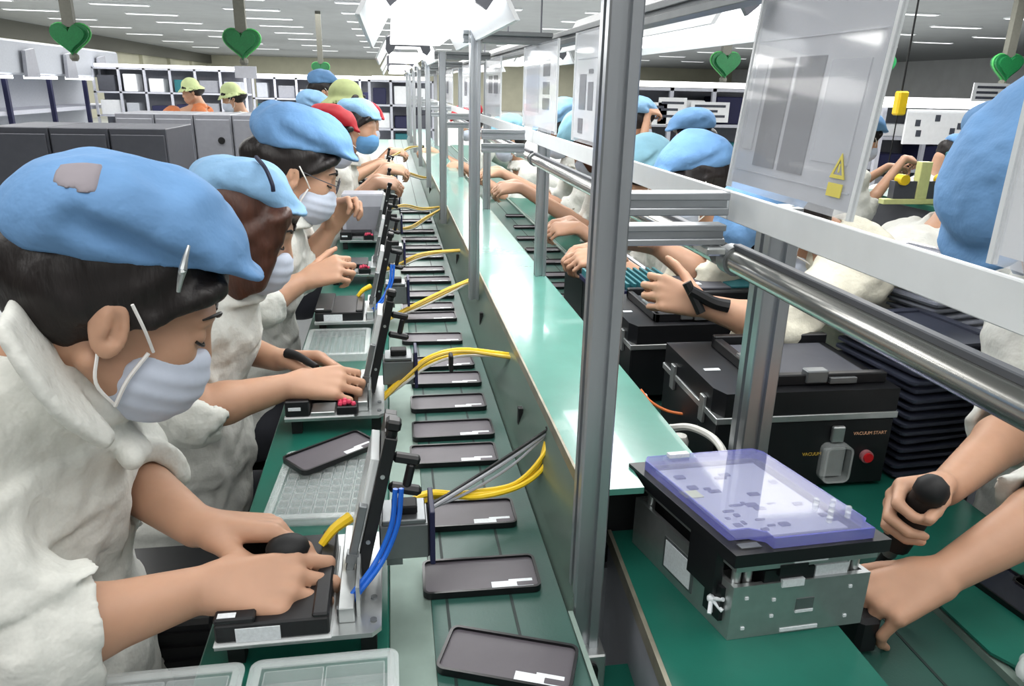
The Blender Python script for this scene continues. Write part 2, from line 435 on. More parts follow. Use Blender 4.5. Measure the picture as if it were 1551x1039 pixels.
# aluminium posts
def profile(m, x, y, z0, z1, w=.04):
    h = w/2; g = .005; d = .007
    p = []
    for a in range(4):
        c, s_ = math.cos(a*PI/2), math.sin(a*PI/2)
        for u, v in ((-h, -h+.002), (-h+.002, -h), (-g, -h), (-g, -h+d), (g, -h+d), (g, -h), (h-.002, -h)):
            p.append((x+u*c-v*s_, y+u*s_+v*c))
    m.prism(p, z0, z1)
def bar(m, a, b, w=.03):     # grooved square bar along x or y
    a = np.array(a); b = np.array(b); h = w/2
    if abs(a[0]-b[0]) > abs(a[1]-b[1]): m.box(a[0], b[0], a[1]-h, a[1]+h, a[2]-h, a[2]-.004, .001); m.box(a[0], b[0], a[1]-h, a[1]+h, a[2]+.004, a[2]+h, .001); m.box(a[0], b[0], a[1]-h+.007, a[1]+h-.007, a[2]-.005, a[2]+.005)
    else: m.box(a[0]-h, a[0]+h, a[1], b[1], a[2]-h, a[2]-.004, .001); m.box(a[0]-h, a[0]+h, a[1], b[1], a[2]+.004, a[2]+h, .001); m.box(a[0]-h+.007, a[0]+h-.007, a[1], b[1], a[2]-.005, a[2]+.005)
py = [.755, 1.93, 3.11, 4.29, 5.47, 6.65, 7.83, 9.0]
PX = .243
for i, y in enumerate(py):
    lab = 'tall grooved aluminium post standing at the near end of the raised shelf, bolted foot' if i == 0 else \
          '%s grooved aluminium post from the near end along the raised shelf' % ORD[i]
    PX = .226 if i == 0 else .212
    t = thing('aluminium_post', lab, 'post', (PX, y, 0), 0, 'aluminium posts along the raised shelf')
    z0 = .742 if i == 0 else .872
    m = MB(); profile(m, 0, 0, z0, 1.545, .035 if i == 0 else .027); m.build('profile', 'alu', t)
    if i == 0:
        ft = MB().box(-.024, .024, -.032, .024, .69, .742, .002).build('foot', 'alu_plate', t)
        f = MB(); f.rplate(-.013, .013, -.015, .015, 0, .004, .008); fo = f.build('recess', 'black_matte', ft); fo.location = (0, -.0325, .717); fo.rotation_euler = (PI/2, 0, 0)
    m = MB(); bar(m, (.016, 0, 1.531), (.19, 0, 1.531), .028); bar(m, (-.03, 0, 1.531), (-.016, 0, 1.531), .028); m.build('head_beam', 'alu_dark', t)
    m = MB(); bar(m, (.0176, 0, 1.303), (.128, 0, 1.303), .024); bar(m, (.0176, 0, 1.270), (.128, 0, 1.270), .022); m.build('crossbar', 'alu', t)
    m = MB().box(.105, .127, -.02, .02, 1.249, 1.258, .002)
    m.build('clamp', 'alu_plate', t)
for i, y in enumerate((1.99, 3.2, 4.4, 5.6, 6.8)):
    t = tag(MB().build('aluminium_post', 'alu'), '%s slim post beyond the big one on the right edge of the raised shelf' % ORD[i], 'post', 'slim posts on the right shelf edge')
    m = MB(); profile(m, .404, y, .9205, 1.515, .03); me = m.build('tmp', 'alu'); t.data = me.data; bpy.data.objects.remove(me)
m = MB(); profile(m, .556, 1.0, .742, 1.262, .046); m.box(.53, .582, .974, 1.026, .7318, .742)
tag(m.build('aluminium_post', 'alu'), 'stout aluminium post standing behind the silver fixture with the clear blue cover', 'post')
# longitudinal head beam, acrylic rail, pipe
m = MB(); bar(m, (.428, .2, 1.531), (.428, 9.2, 1.531), .03); tag(m.build('overhead_beam', 'alu_dark'), 'long overhead aluminium beam running above the hanging document sleeves', 'beam')
RX = .366
zr = lambda p, q: AX(p, q, RX)[2]
for i in range(7):
    ya, yb = (.25, .765) if i == 0 else (py[i-1]+.012, py[i]+.008)
    lab = 'white translucent plastic rail strip at the near right, in front of the tall sleeve' if i == 0 else '%s white plastic rail strip from the near end, between two posts' % ORD[i]
    tag(MB().box(RX-.003, RX+.003, ya, yb, 1.283, 1.314, .001).build('rail_strip', 'rail_white'), lab, 'rail strip', 'white plastic rail strips')
    if i in (0, 1, 2, 3):
        m = MB(); m.cyl((RX, ya+.01, 1.243), (RX, yb-.02, 1.243), .0135, 20)
        t = m.build('metal_pipe', 'steel_pipe', None, True)
        MB().box(RX-.0045, RX+.0045, ya+.015, yb-.025, 1.255, 1.2615, .001).build('groove_strip', 'alu_groove', t)
        MB().cyl((RX, yb-.03, 1.243), (RX, yb-.012, 1.243), .0165, 20).build('collar', 'alu_dark', t, True)
        tag(t, ('thick bright metal pipe under the white rail at the near right' if i == 0 else '%s metal pipe section from the near end, under the white rail' % ORD[i]), 'pipe', 'metal pipes under the white rail')

# hanging document sleeves
def sleeve(y0, y1, z0, z1, x, label, kind, lean=0.):
    t = thing('document_sleeve', label, 'document sleeve', (x, (y0+y1)/2, z0), 0, 'document sleeves hanging over the white rail')
    w = (y1-y0)/2; h = z1-z0
    MB().box(-.001, .001, -w, w, 0, h).build('plastic_sleeve', 'sleeve', t)
    pg = MB().box(.0012, .0022, -w+.006, w-.006, .006, h-.004).build('page', kind[0], t)
    for (a, b, c, d) in kind[1]:        # pictures in fractions of width/height, left = far side
        MB().box(.0000, .0012, w-2*w*b, w-2*w*a, h*c, h*d).build('picture', 'ink', pg)
    for (a, b, c, d) in kind[2]:
        MB().box(.0000, .00115, w-2*w*b, w-2*w*a, h*c, h*d).build('printed_line', 'paper_grey', pg)
    for yy in (-w, w-.004): MB().box(-.0018, .003, yy, yy+.004, 0, h).build('welded_edge', 'rail_white', t)
    t.rotation_euler = (0, math.radians(lean), 0)
    return t, w, h
t, w, h = sleeve(.548, .780, 1.318, 1.528, RX, 'large clear document sleeve with two grey pictures and a yellow warning sign',
   ('paper_grey', [(.20, .385, .13, .62), (.42, .615, .13, .62)], [(0.05, .95, .095, .1), (.05, .95, .7, .704), (.66, .9, .2, .6), (.07, .16, .2, .6)]), 5)
# warning sign on it
s_ = MB(); x = -.0016; yc = -w*.74; z = .016
s_.add([(x, yc+.011, z+.015), (x, yc-.011, z+.015), (x, yc, z+.036), (x, yc+.0065, z+.018), (x, yc-.0065, z+.018), (x, yc, z+.031),
        (x+.0006, yc+.011, z+.015), (x+.0006, yc-.011, z+.015), (x+.0006, yc, z+.036), (x+.0006, yc+.0065, z+.018), (x+.0006, yc-.0065, z+.018), (x+.0006, yc, z+.031)],
       [(0, 1, 4, 3), (1, 2, 5, 4), (2, 0, 3, 5), (6, 9, 10, 7), (7, 10, 11, 8), (8, 11, 9, 6)])
s_.box(x, x+.0006, yc-.001, yc+.001, z+.020, z+.027); s_.box(x, x+.0006, yc-.0105, yc+.0105, z, z+.011)
s_.build('warning_sign', 'sign_yellow', t)
sleeve(.30, .40, 1.318, 1.528, RX, 'white document sleeve at the right edge of the picture above the white rail', ('paper', [], [(.1, .9, .3, .31)]))
sleeve(1.31, 1.53, 1.318, 1.52, RX+.002, 'white page with four small dark pictures hanging left of the tallest post', ('paper', [(.2, .42, .30, .62), (.5, .66, .30, .55), (.2, .36, .08, .22), (.5, .64, .62, .66)], [(.1, .9, .75, .76)]))
sleeve(1.69, 2.12, 1.318, 1.52, RX+.002, 'wide glossy sleeve with pictures down one side, second left of the tallest post', ('paper', [(.62, .8, .62, .8), (.62, .8, .42, .56), (.62, .8, .25, .38)], [(.1, .5, .2, .8)]))
sleeve(2.55, 2.95, 1.318, 1.515, RX, 'printed sleeve hanging between the second and third posts', ('paper', [(.2, .45, .4, .7), (.55, .8, .4, .7)], [(.1, .9, .8, .82)]))
sleeve(3.4, 3.9, 1.318, 1.515, RX, 'printed sleeve hanging just beyond the third post', ('paper', [(.2, .45, .3, .7)], [(.1, .9, .8, .82)]))
sleeve(4.5, 5.1, 1.318, 1.515, RX, 'farthest document sleeve visible along the white rail', ('paper', [(.2, .45, .3, .7)], []))

# hood lamps above the belts
def lamp(x, y, label, rot=0):
    t = thing('hood_lamp', label, 'lamp', (x, y, 1.5), rot, 'white hood lamps above the conveyors')
    L = 1.15
    m = MB()                                     # trapezoid trough, open below
    prof = [(-.135, .022), (-.085, .115), (.085, .115), (.135, .022)]; th = .006
    o = [(px, pz) for px, pz in prof]; i_ = [(-.127, .022), (-.08, .108), (.08, .108), (.127, .022)]
    for q in range(3):
        (ax, az), (bx, bz), (cx, cz), (dx, dz) = o[q], o[q+1], i_[q+1], i_[q]
        m.add([(ax, 0, az), (bx, 0, bz), (cx, 0, cz), (dx, 0, dz), (ax, L, az), (bx, L, bz), (cx, L, cz), (dx, L, dz)],
              [(0, 1, 5, 4), (3, 7, 6, 2), (0, 3, 2, 1), (4, 5, 6, 7), (0, 4, 7, 3), (1, 2, 6, 5)])
    m.build('hood', 'lamp_shell', t)
    MB().prism([(-.075, .01), (-.075, L-.01), (.075, L-.01), (.075, .01)][::-1], .034, .046).build('diffuser', 'lamp_glow', t)
    e = MB(); pts = [(-.092, .055), (-.078, .035), (-.06, .05), (-.05, .068), (.05, .068), (.06, .045), (.078, .035), (.092, .055), (.088, .10), (.07, .108), (-.07, .108), (-.088, .10)]
    n = len(pts); e.add([(x_, -.012, z_) for x_, z_ in pts]+[(x_, 0, z_) for x_, z_ in pts], [tuple(range(n-1, -1, -1)), tuple(range(n, 2*n))]+[(k, (k+1) % n, (k+1) % n+n, k+n) for k in range(n)])
    e.build('end_bracket', 'lamp_grey', t)
    for yy in (.1, L-.1): MB().cyl((0, yy, .115), (0, yy, 1.5), .004, 8).build('hanger', 'lamp_grey', t)
    a = area('lamp_light', (x, y+L/2, 1.528), .14, L, 4.2); return t
lamp(.085, 1.32, 'nearest white hood lamp over the left conveyor, at the top of the picture')
lamp(.085, 3.3, 'second white hood lamp over the left conveyor')
lamp(.085, 5.3, 'third white hood lamp over the left conveyor')
lamp(.085, 7.3, 'farthest white hood lamp over the left conveyor')
lamp(.66, 1.25, 'bright hood lamp over the right conveyor, beside the large sleeve')
lamp(.66, 3.3, 'second bright hood lamp over the right conveyor')
lamp(.66, 5.3, 'third bright hood lamp over the right conveyor')

# ------------------------------------------------------------------ right conveyor line
t = thing('assembly_bench', 'low green assembly bench under the silver fixture at the right', 'workbench')
MB().prism([(.262, .25), (.525, .25), (.525, .905), (.304, .905)], .788, .80).build('worktop', 'green_mat', t)
m = MB(); m.prism([(.257, .25), (.2625, .25), (.3045, .905), (.299, .905)], .782, .803); m.build('metal_edge', 'panel_edge', t)
m = MB(); m.prism([(.260, .25), (.265, .25), (.307, .905), (.302, .905)], .5, .782); m.build('front_panel', 'cab_grey', t)
for y in (.35, .85): MB().box(.34, .38, y, y+.04, 0, .788).build('leg', 'alu', t)
t = thing('conveyor', 'dark green belt conveyor to the right of the raised shelf', 'conveyor')
bt = MB().box(.40, .735, .25, 9.4, .70, .731).build('belt', 'green_belt', t)
for x in (.52, .655): MB().box(x-.002, x+.002, .25, 9.4, .7305, .7318).build('seam', 'belt_seam', bt)
MB().box(.735, .748, .25, 9.4, .68, .742).build('steel_edge', 'steel_strip', t)
MB().box(.42, .73, .3, 9.3, .55, .70).build('frame', 'alu_dark', t)
for y in (1.2, 3.2, 5.2, 7.2): MB().box(.5, .62, y, y+.05, 0, .55).build('leg', 'alu', t)
t = thing('workbench', 'green-topped workbench on the far right of the right conveyor', 'workbench')
MB().box(.75, .985, .25, 9.4, .715, .745, .002).build('worktop', 'green_mat', t)
for y in (.35, 2., 4., 6., 8.): MB().box(.94, .97, y, y+.03, 0, .715).build('leg', 'alu', t)
# ------------------------------------------------------------------ phone cases
def phone(label, group, loc, rz, tilt=0):
    t = thing('phone_case', label, 'phone case', loc, rz, group)
    MB().ring(-.076, .076, -.036, .036, 0, .009, .010, .0035, 5).build('rim', 'black_rim', t, True)
    MB().rplate(-.0735, .0735, -.0335, .0335, .001, .0055, .008, 5).build('back_plate', 'phone_back', t)
    MB().prism([(.012, -.031), (.066, -.031), (.066, -.014), (.035, -.014), (.035, -.017), (.012, -.017)], .0054, .0062).build('label', 'label', t)
    MB().rplate(.045, .067, -.028, -.020, .0061, .0065, .001, 2).build('dark_print', 'phone_back', t)
    return t
PH = [(770, 1003, -21), (728, 876, -1), (704, 783, -1), (687, 692, -1), (686, 654, 0), (679, 613, 0), (676, 577, -2), (668, 552, 2), (655, 515, -3), (650, 482, 0), (648, 467, 0),
      (650, 448, 0), (648, 426, 0), (640, 410, 0), (641, 390, 1), (640, 377, 0), (636, 364, 0), (632, 352, 0), (630, 336, 0), (628, 322, 0)]
ph = None
for i, (px, q, r) in enumerate(PH):
    p = AZ(px, q, .801)
    lab = 'black phone case lying askew on the belt, nearest of all' if i == 0 else 'black phone case lying across the left belt, %s from the near end' % ORD[i]
    if ph is None: ph = phone(lab, 'phone cases on the left belt', p, math.radians(r))
    else: dup(ph, p, math.radians(r), lab)
    if i == 0: ph.rotation_euler = (0, 0, math.radians(r))
RPH = [(896, 492, 0), (888, 470, 2), (872, 452, -2), (862, 434, 0), (850, 418, 0), (835, 398, 1), (822, 380, 0), (806, 362, 0), (800, 345, 0), (786, 328, 0)]
for i, (px, q, r) in enumerate(RPH):
    dup(ph, AZ(px, q, .732), math.radians(r), 'black phone case on the right belt beyond the shelf, %s from the near end' % ORD[i], 'phone cases on the right belt')

# ------------------------------------------------------------------ clear trays
def tray(label, loc, rz, w, d, h, nx, ny, group=None):
    t = thing('clear_tray', label, 'plastic tray', loc, rz, group)
    m = MB(); m.ring(-w/2, w/2, -d/2, d/2, h-.002, h, .012, .012, 4); m.ring(-w/2+.004, w/2-.004, -d/2+.004, d/2-.004, 0, h, .01, .0015, 4)
    m.build('rim', 'tray_rim', t)
    MB().rplate(-w/2+.006, w/2-.006, -d/2+.006, d/2-.006, .0006, .002, .01, 4).build('base', 'tray_clear', t)
    g = MB(); x0, x1, y0, y1 = -w/2+.014, w/2-.014, -d/2+.014, d/2-.014
    for i in range(nx):
        for j in range(ny):
            a = x0+(x1-x0)*i/nx; b = x0+(x1-x0)*(i+1)/nx; c = y0+(y1-y0)*j/ny; e = y0+(y1-y0)*(j+1)/ny
            g.ring(a+.001, b-.001, c+.001, e-.001, .002, h-.003, .002, .0012, 2)
    g.build('pockets', 'tray_clear', t)
    return t
tray('clear pocketed tray on the green bench with a phone case lying on it', (-.118, 1.075, .8005), math.radians(-3), .155, .215, .016, 7, 9)
tray('clear ribbed tray on the bench behind the second fixture', (-.14, 1.76, .8005), 0, .155, .20, .02, 9, 1)
t = tray('clear empty tray at the bottom edge of the picture, right one of two', (-.085, .575, .8005), 0, .155, .19, .03, 2, 2)
t = tray('clear empty tray at the bottom edge beside the nearest woman, left one of two', (-.245, .575, .8005), 0, .155, .19, .03, 2, 2)
p = dup(ph, (-.114, 1.165, .8175), math.radians(38), 'black phone case lying on the clear pocketed tray', 'phone cases off the belt')

# ------------------------------------------------------------------ test fixtures of the left line
def fixture(y0, lab, lod=0, variant=0):
    t = thing('test_fixture', lab, 'test fixture', (0, y0, .80), 0, 'opened test fixtures along the left bench')
    p = MB(); p.prism([(-.205, 0), (-.036, 0), (-.026, .010), (-.026, .20), (-.205, .20)], .030, .036); p.build('base_plate', 'alu_plate', t)
    for x in (-.195, -.05):
        for y in (.012, .17): MB().box(x, x+.018, y, y+.018, .0005, .03).build('foot', 'black_matte', t)
    m = MB().box(-.205, -.080, -.004, .17, .036, .039, .001); m.build('clear_plate', 'clear_edge', t)
    if variant == 0:
        m = MB().box(-.203, -.082, .0, .165, .039, .062, .002).box(-.203, -.16, .0, .165, .062, .070, .002).box(-.10, -.082, .0, .165, .062, .068, .002); nb = m.build('nest_block', 'black_plastic', t)
        MB().box(-.181, -.134, -.0012, 0, .0395, .057).build('paper_label', 'label', nb)
        MB().box(-.199, -.180, .002, .010, .0702, .0707).build('white_mark', 'label', nb)
    else:
        m = MB().box(-.203, -.160, .0, .05, .039, .070, .002).box(-.20, -.085, .06, .165, .039, .058, .002); nb = m.build('nest_block', 'black_plastic', t)
        MB().box(-.197, -.175, -.0012, 0, .052, .058).build('white_mark', 'label', nb)
        MB().box(-.112, -.074, .0, .03, .039, .056, .002).build('side_block', 'black_plastic', t)
        r = MB()
        for k in range(7): r.ball((-.105+.008*(k % 4), .006+.008*(k//4), .059+.002*(k % 3)), .005, 8)
        r.build('wire_coil', 'pink', t, True)
        MB().box(-.158, -.115, .0, .045, .039, .047, .001).build('metal_step', 'alu_plate', t)
    ch = MB().box(-.074, -.056, .02, .19, .036, .056, .001).box(-.054, -.050, .03, .18, .036, .075).build('guide_channel', 'alu_plate', t)
    for y in (.02, .06): MB().cyl((-.035, y, .036), (-.035, y, .0385), .004, 10).build('screw', 'alu_dark', t)
    # lid hinged on the right, standing open
    lid = MB(); lid.at((-.052, 0, .042), ry=math.radians(13))
    lid.box(-.007, .008, .095, .112, .0, .19, .001); lid.box(-.007, .008, .165, .18, .0, .19, .001); lid.box(-.007, .008, .112, .165, .0, .03); lid.box(-.007, .008, .112, .165, .165, .19)
    lid = lid.build('lid_frame', 'black_plastic', t)
    l2 = MB().at((-.052, 0, .042), ry=math.radians(13)); l2.box(-.018, -.0075, .098, .178, .03, .16, .001); l2.build('inner_plate', 'clear_edge', lid)
    l3 = MB().at((-.052, 0, .042), ry=math.radians(13)); l3.box(-.020, -.010, .09, .1, .01, .10, .001); l3.box(-.022, -.008, .088, .1, .022, .034); l3.build('latch_strip', 'alu_dark', lid)
    l4 = MB().at((-.052, 0, .042), ry=math.radians(13))
    for z in (.05, .14): l4.cyl((.0, .0935, z), (.0, .095, z), .0028, 8)
    l4.build('bolts', 'alu_plate', lid)
    k = MB().at((-.052, 0, .042), ry=math.radians(13)); k.cyl((0, .105, .188), (0, .105, .198), .007, 10); k.lathe([(.001, 0)], 4) if 0 else None
    k.box(-.009, .009, .096, .114, .198, .212, .003); k.box(.008, .040, .098, .110, .158, .170, .003); k.box(.026, .036, .098, .110, .128, .160, .003); k.box(.010, .05, .097, .111, .118, .130, .004)
    k.build('clamp_handle', 'black_plastic', lid)
    b = MB().box(-.028, .034, .115, .165, .048, .098, .002).box(-.024, .03, .113, .165, .1, .106, .001); cb = b.build('connector_box', 'alu_dark', t)
    MB().box(.0345, .041, .108, .17, .042, .118, .001).build('circuit_board', 'navy', cb)
    MB().box(-.012, .02, .125, .15, .106, .118, .002).build('plug', 'black_matte', cb)
    MB().box(-.02, .0, .122, .14, .036, .048).build('bracket', 'alu_dark', cb)
    if lod == 0:
        for dx, nm in ((0, 0), (.007, 1)):
            MB().tube([(-.006+dx, .089, .165), (-.012+dx, .082, .12), (-.032+dx*1.1, .068, .08), (-.058+dx, .048, .055), (-.072+dx*.8, .036, .042)], .0032, 8, 6).build('blue_tube', 'blue_tube', t, True)
        MB().cyl((-.070, .036, .036), (-.070, .036, .046), .007, 12).build('fitting', 'alu_dark', t)
        MB().tube([(-.1, .13, .068), (-.085, .14, .083), (-.065, .155, .09)], .005, 8, 5, r2=.0075).build('yellow_plug', 'yellow', t, True)
    return t
FY = [.690, 1.275, 1.862, 2.37, 2.93, 3.5, 4.1, 4.7]
FL = ['black and silver test fixture under the hands of the nearest woman, blue tubes on it', 'test fixture with a pink wire coil in front of the second woman', 'test fixture with a white paper label, third along the bench',
      'fourth test fixture along the bench', 'fifth test fixture along the bench', 'sixth test fixture along the bench', 'seventh test fixture along the bench', 'eighth and farthest test fixture along the bench']
fx0 = fixture(FY[0], FL[0], 0, 0); fx1 = fixture(FY[1], FL[1], 1, 1)
for i in range(2, 8): dup(fx0 if i == 2 else fx1, (0, FY[i], .80), None, FL[i])

# ------------------------------------------------------------------ cable bundles
def bundle(label, strands, tie=None):
    t = thing('cable_bundle', label, 'cables', tuple(strands[0][2][0]), 0, 'cable bundles from the fixtures to the shelf')
    o = np.array(strands[0][2][0])
    for m_, r, pts in strands: MB().tube([np.array(p)-o for p in pts], r, 7, 6).build({'yellow': 'yellow_cable', 'yellow_dull': 'yellow_cable', 'cable_black': 'black_cable', 'cable_grey': 'grey_cable', 'cable_white': 'white_cable'}[m_], m_, t, True)
    if tie is not None:
        q = np.array(tie)-o; MB().box(q[0]-.004, q[0]+.004, q[1]-.012, q[1]+.012, q[2]-.022, q[2]+.012, .002).build('cable_tie', 'black_matte', t)
    MB().cyl(np.array(strands[0][2][-1])-o+[-.004, 0, 0], np.array(strands[0][2][-1])-o+[.012, 0, 0], .010, 10).build('gland', 'black_matte', t)
    return t
def pts_at(px, y0, y1): n = len(px)-1; return [A(a, b, y0+(y1-y0)*i/n) for i, (a, b) in enumerate(px)]
def off(P, dx, dz): return [np.array(p)+[0, dx, dz*math.sin(PI*i/(len(P)-1))] for i, p in enumerate(P)]
y1 = pts_at([(608, 768), (650, 746), (715, 750), (775, 738), (815, 705), (831, 655)], .86, 1.055)
y2 = pts_at([(612, 762), (655, 748), (722, 753), (790, 735), (828, 700), (832, 655)], .86, 1.055)
y3 = pts_at([(618, 772), (660, 752), (715, 745), (780, 732), (822, 690), (829, 658)], .87, 1.055)
k1 = pts_at([(640, 772), (690, 742), (760, 697), (828, 652)], .86, 1.055); k2 = pts_at([(646, 774), (700, 741), (765, 700), (829, 655)], .86, 1.055); k3 = pts_at([(652, 770), (710, 745), (775, 705), (829, 657)], .87, 1.055)
bundle('bright yellow and black cable bundle from the nearest fixture up to the shelf edge', [('yellow', .004, y1), ('yellow', .004, y2), ('yellow', .0035, y3), ('cable_black', .003, k1), ('cable_grey', .003, k2), ('cable_grey', .0022, k3)])
for i, (px, ya, yb, lab, tie) in enumerate((
    ([(578, 605), (612, 578), (650, 550), (700, 536), (777, 540)], 1.37, 1.425, 'yellow cable bundle with a black tie, second from the near end', (683, 545)),
    ([(590, 482), (630, 466), (680, 442), (724, 420)], 1.97, 2.075, 'yellow cable bundle meeting the shelf at the second post', None),
    ([(556, 418), (600, 405), (640, 388), (702, 379)], 2.47, 2.53, 'yellow cable bundle just beyond the second post', None),
    ([(596, 348), (622, 346), (645, 332), (673, 314)], 3.02, 3.54, 'dull yellow cable bundle sagging before the third post', None),
    ([(585, 318), (612, 313), (640, 318), (672, 313)], 3.4, 3.6, 'pale cable bundle stretched level before the third post', None),
    ([(590, 268), (610, 262), (640, 270), (655, 268)], 4.2, 4.7, 'dull yellow cable bundle near the fourth post', None),
    ([(590, 238), (606, 232), (622, 224), (640, 222)], 4.8, 5.8, 'farthest yellow cable bundle along the shelf', None))):
    P = pts_at(px, ya, yb); s = [('yellow' if i == 0 else 'yellow_dull', .004, P), ('yellow' if i < 3 else 'yellow_dull', .004, off(P, .012, .008)), ('yellow_dull', .0035, off(P, -.010, .012)), ('cable_black', .003, off(P, .006, -.008)), ('cable_white', .003, off(P, -.004, -.004))]
    bundle(lab, s, None if tie is None else A(tie[0], tie[1], 1.35))

# white equipment box with test screen on the left bench, further down
t = thing('signal_box', 'white boxy tester standing on the bench beside the raised hand', 'tester', (-.115, 3.06, .80))
MB().box(-.085, .085, 0, .12, .0005, .20, .006).build('case', 'rack_white', t)
MB().box(-.07, .07, -.003, 0, .03, .15).build('front_panel', 'cab_grey', t)

# ------------------------------------------------------------------ silver fixture, near right
FLc, FRc, BLc = np.array([.4075, .719]), np.array([.6, .727]), np.array([.3535, .945]); BRc = BLc+(FRc-FLc)
SL = thing('vacuum_fixture', 'silver box fixture with a clear blue cover on the low green bench', 'test fixture', (.377, .665, .8003)); SL.scale = (.925, .925, .925)
def sk(m):    # maps unit footprint to the fixture's footprint
    u = FRc-FLc; v = BLc-FLc
    m.v = [tuple(list(u*p[0]+v*p[1])+[p[2]]) for p in m.v]; return m
body = MB()
for a in ((0, 1, 0, .03), (0, 1, .97, 1), (0, .035, .03, .97), (.965, 1, .03, .97)): body.box(a[0], a[1], a[2], a[3], 0, .080)
body.box(.035, .965, .03, .97, 0, .055)
bd = sk(body).build('box_body', 'alu_plate', SL)
d = MB()
for (x, z) in ((.1, .016), (.1, .062), (.86, .016), (.86, .062), (.30, .03), (.30, .055)): d.box(x-.012, x+.012, -.006, 0, z-.002, z+.002)
sk(d).build('rivets', 'label', bd)
sk(MB().box(.38, .66, -.005, 0, .003, .008)).build('trim_strip', 'label', bd)
sk(MB().box(.47, .60, -.004, 0, .033, .052)).build('name_plate', 'alu_dark', bd)
sk(MB().box(.47, .60, -.008, 0, .031, .035)).build('plate_lip', 'label', bd)
sk(MB().box(.34, .5, -.008, .02, .073, .084)).build('hasp_plate', 'label', bd)
sk(MB().box(-.012, 0, .36, .62, .018, .06)).build('side_label', 'label', bd)
sk(MB().box(-.008, 0, .34, .64, .014, .064)).build('label_frame', 'alu_dark', bd)
for (x, y) in ((.06, .06), (.14, .06), (.86, .06), (.93, .06), (.06, .9), (.9, .9)):
    p = MB(); c = (FRc-FLc)*x+(BLc-FLc)*y; p.cyl((c[0], c[1], .055), (c[0], c[1], .106), .006, 12); p.build('guide_pillar', 'alu_plate', SL, True)
sk(MB().box(.22, .58, .01, .25, .07, .098).box(.3, .5, -.015, .02, .092, .108)).build('cable_plug', 'black_plastic', SL)
sk(MB().box(.6, .84, .02, .2, .075, .096)).build('white_block', 'label', SL)
sk(MB().box(.1, .9, .3, .95, .055, .1)).build('inner_unit', 'black_matte', SL)
up_ = sk(MB().box(-.01, 1.01, -.01, 1.0, .104, .117)).build('pressure_plate', 'alu_plate', SL)
sk(MB().box(.38, .62, -.03, .03, .112, .128)).build('latch', 'label', up_)
fr = MB()
fr.box(-.06, 1.05, -.045, .06, .117, .135); fr.box(-.06, 1.05, .96, 1.03, .117, .135); fr.box(-.06, .05, .06, .96, .117, .135); fr.box(.96, 1.05, .06, .96, .117, .135); fr.box(.05, .96, .06, .96, .117, .130)
fb = sk(fr).build('lid_frame', 'black_plastic', SL)
sk(MB().box(.02, .16, .005, .05, .135, .1365)).build('recess', 'alu_dark', fb)
cv = MB(); P = [(.22, -.02), (.94, -.02), (.94, .05), (.98, .08), (.98, .93), (.93, .98), (.05, .98), (.0, .93), (.0, .09), (.13, .09), (.22, .04)]
cv.prism(P, .136, .150); cv = sk(cv).build('clear_cover', 'clear_blue', SL)
e = MB(); n = len(P)
for i in range(n):
    a, b = np.array(P[i]), np.array(P[(i+1) % n]); c = np.array([.49, .5]); a2, b2 = a+(c-a)*.022, b+(c-b)*.022
    e.add([(a[0], a[1], .1355), (b[0], b[1], .1355), (b2[0], b2[1], .1355), (a2[0], a2[1], .1355), (a[0], a[1], .1503), (b[0], b[1], .1503), (b2[0], b2[1], .1503), (a2[0], a2[1], .1503)],
          [(0, 1, 5, 4), (3, 7, 6, 2), (4, 5, 6, 7), (0, 3, 2, 1), (0, 4, 7, 3), (1, 2, 6, 5)])
sk(e).build('cover_edge', 'clear_blue_edge', cv)
pcb = MB().box(.08, .9, .12, .92, .1302, .1325); pc = sk(pcb).build('inner_board', 'paper_grey', SL)
g = MB()
for k in range(26):
    x, y = random.uniform(.12, .84), random.uniform(.16, .86); g.box(x, x+random.uniform(.02, .09), y, y+random.uniform(.01, .04), .1325, .1335+random.random()*.002)
sk(g).build('components', 'navy', pc)
sk(MB().box(.06, .2, .56, .64, .1325, .134)).build('yellow_sticker', 'fix_yellow', pc)
for k in range(8):
    x, y = .70+.033*k, .08+.22*((k*5) % 8)/8; c = (FRc-FLc)*x+(BLc-FLc)*y; MB().cyl((c[0], c[1], .1503), (c[0], c[1], .157), .0038, 8).build('clear_screw', 'tray_rim', SL)
sk(MB().box(.2, .36, .93, .97, .150, .156)).build('white_tag', 'label', SL)
hn = MB(); hn.box(-.06, -.0, .1, .34, .055, .118); hn.box(-.03, 0, .06, .2, .02, .07); sk(hn).build('hinge_bracket', 'black_plastic', SL)
c = (BLc-FLc)*.12
w_ = MB()
for a in (-.5, .4, 1.5, 2.5): w_.cyl((c[0]-.008, c[1], .045), (c[0]-.008+.016*math.cos(a)*.6, c[1]-.018*abs(math.cos(a)), .045-.02*math.sin(a)), .0028, 8)
w_.ball((c[0]-.008, c[1], .045), .006, 10); w_.build('wing_screw', 'label', SL, True)

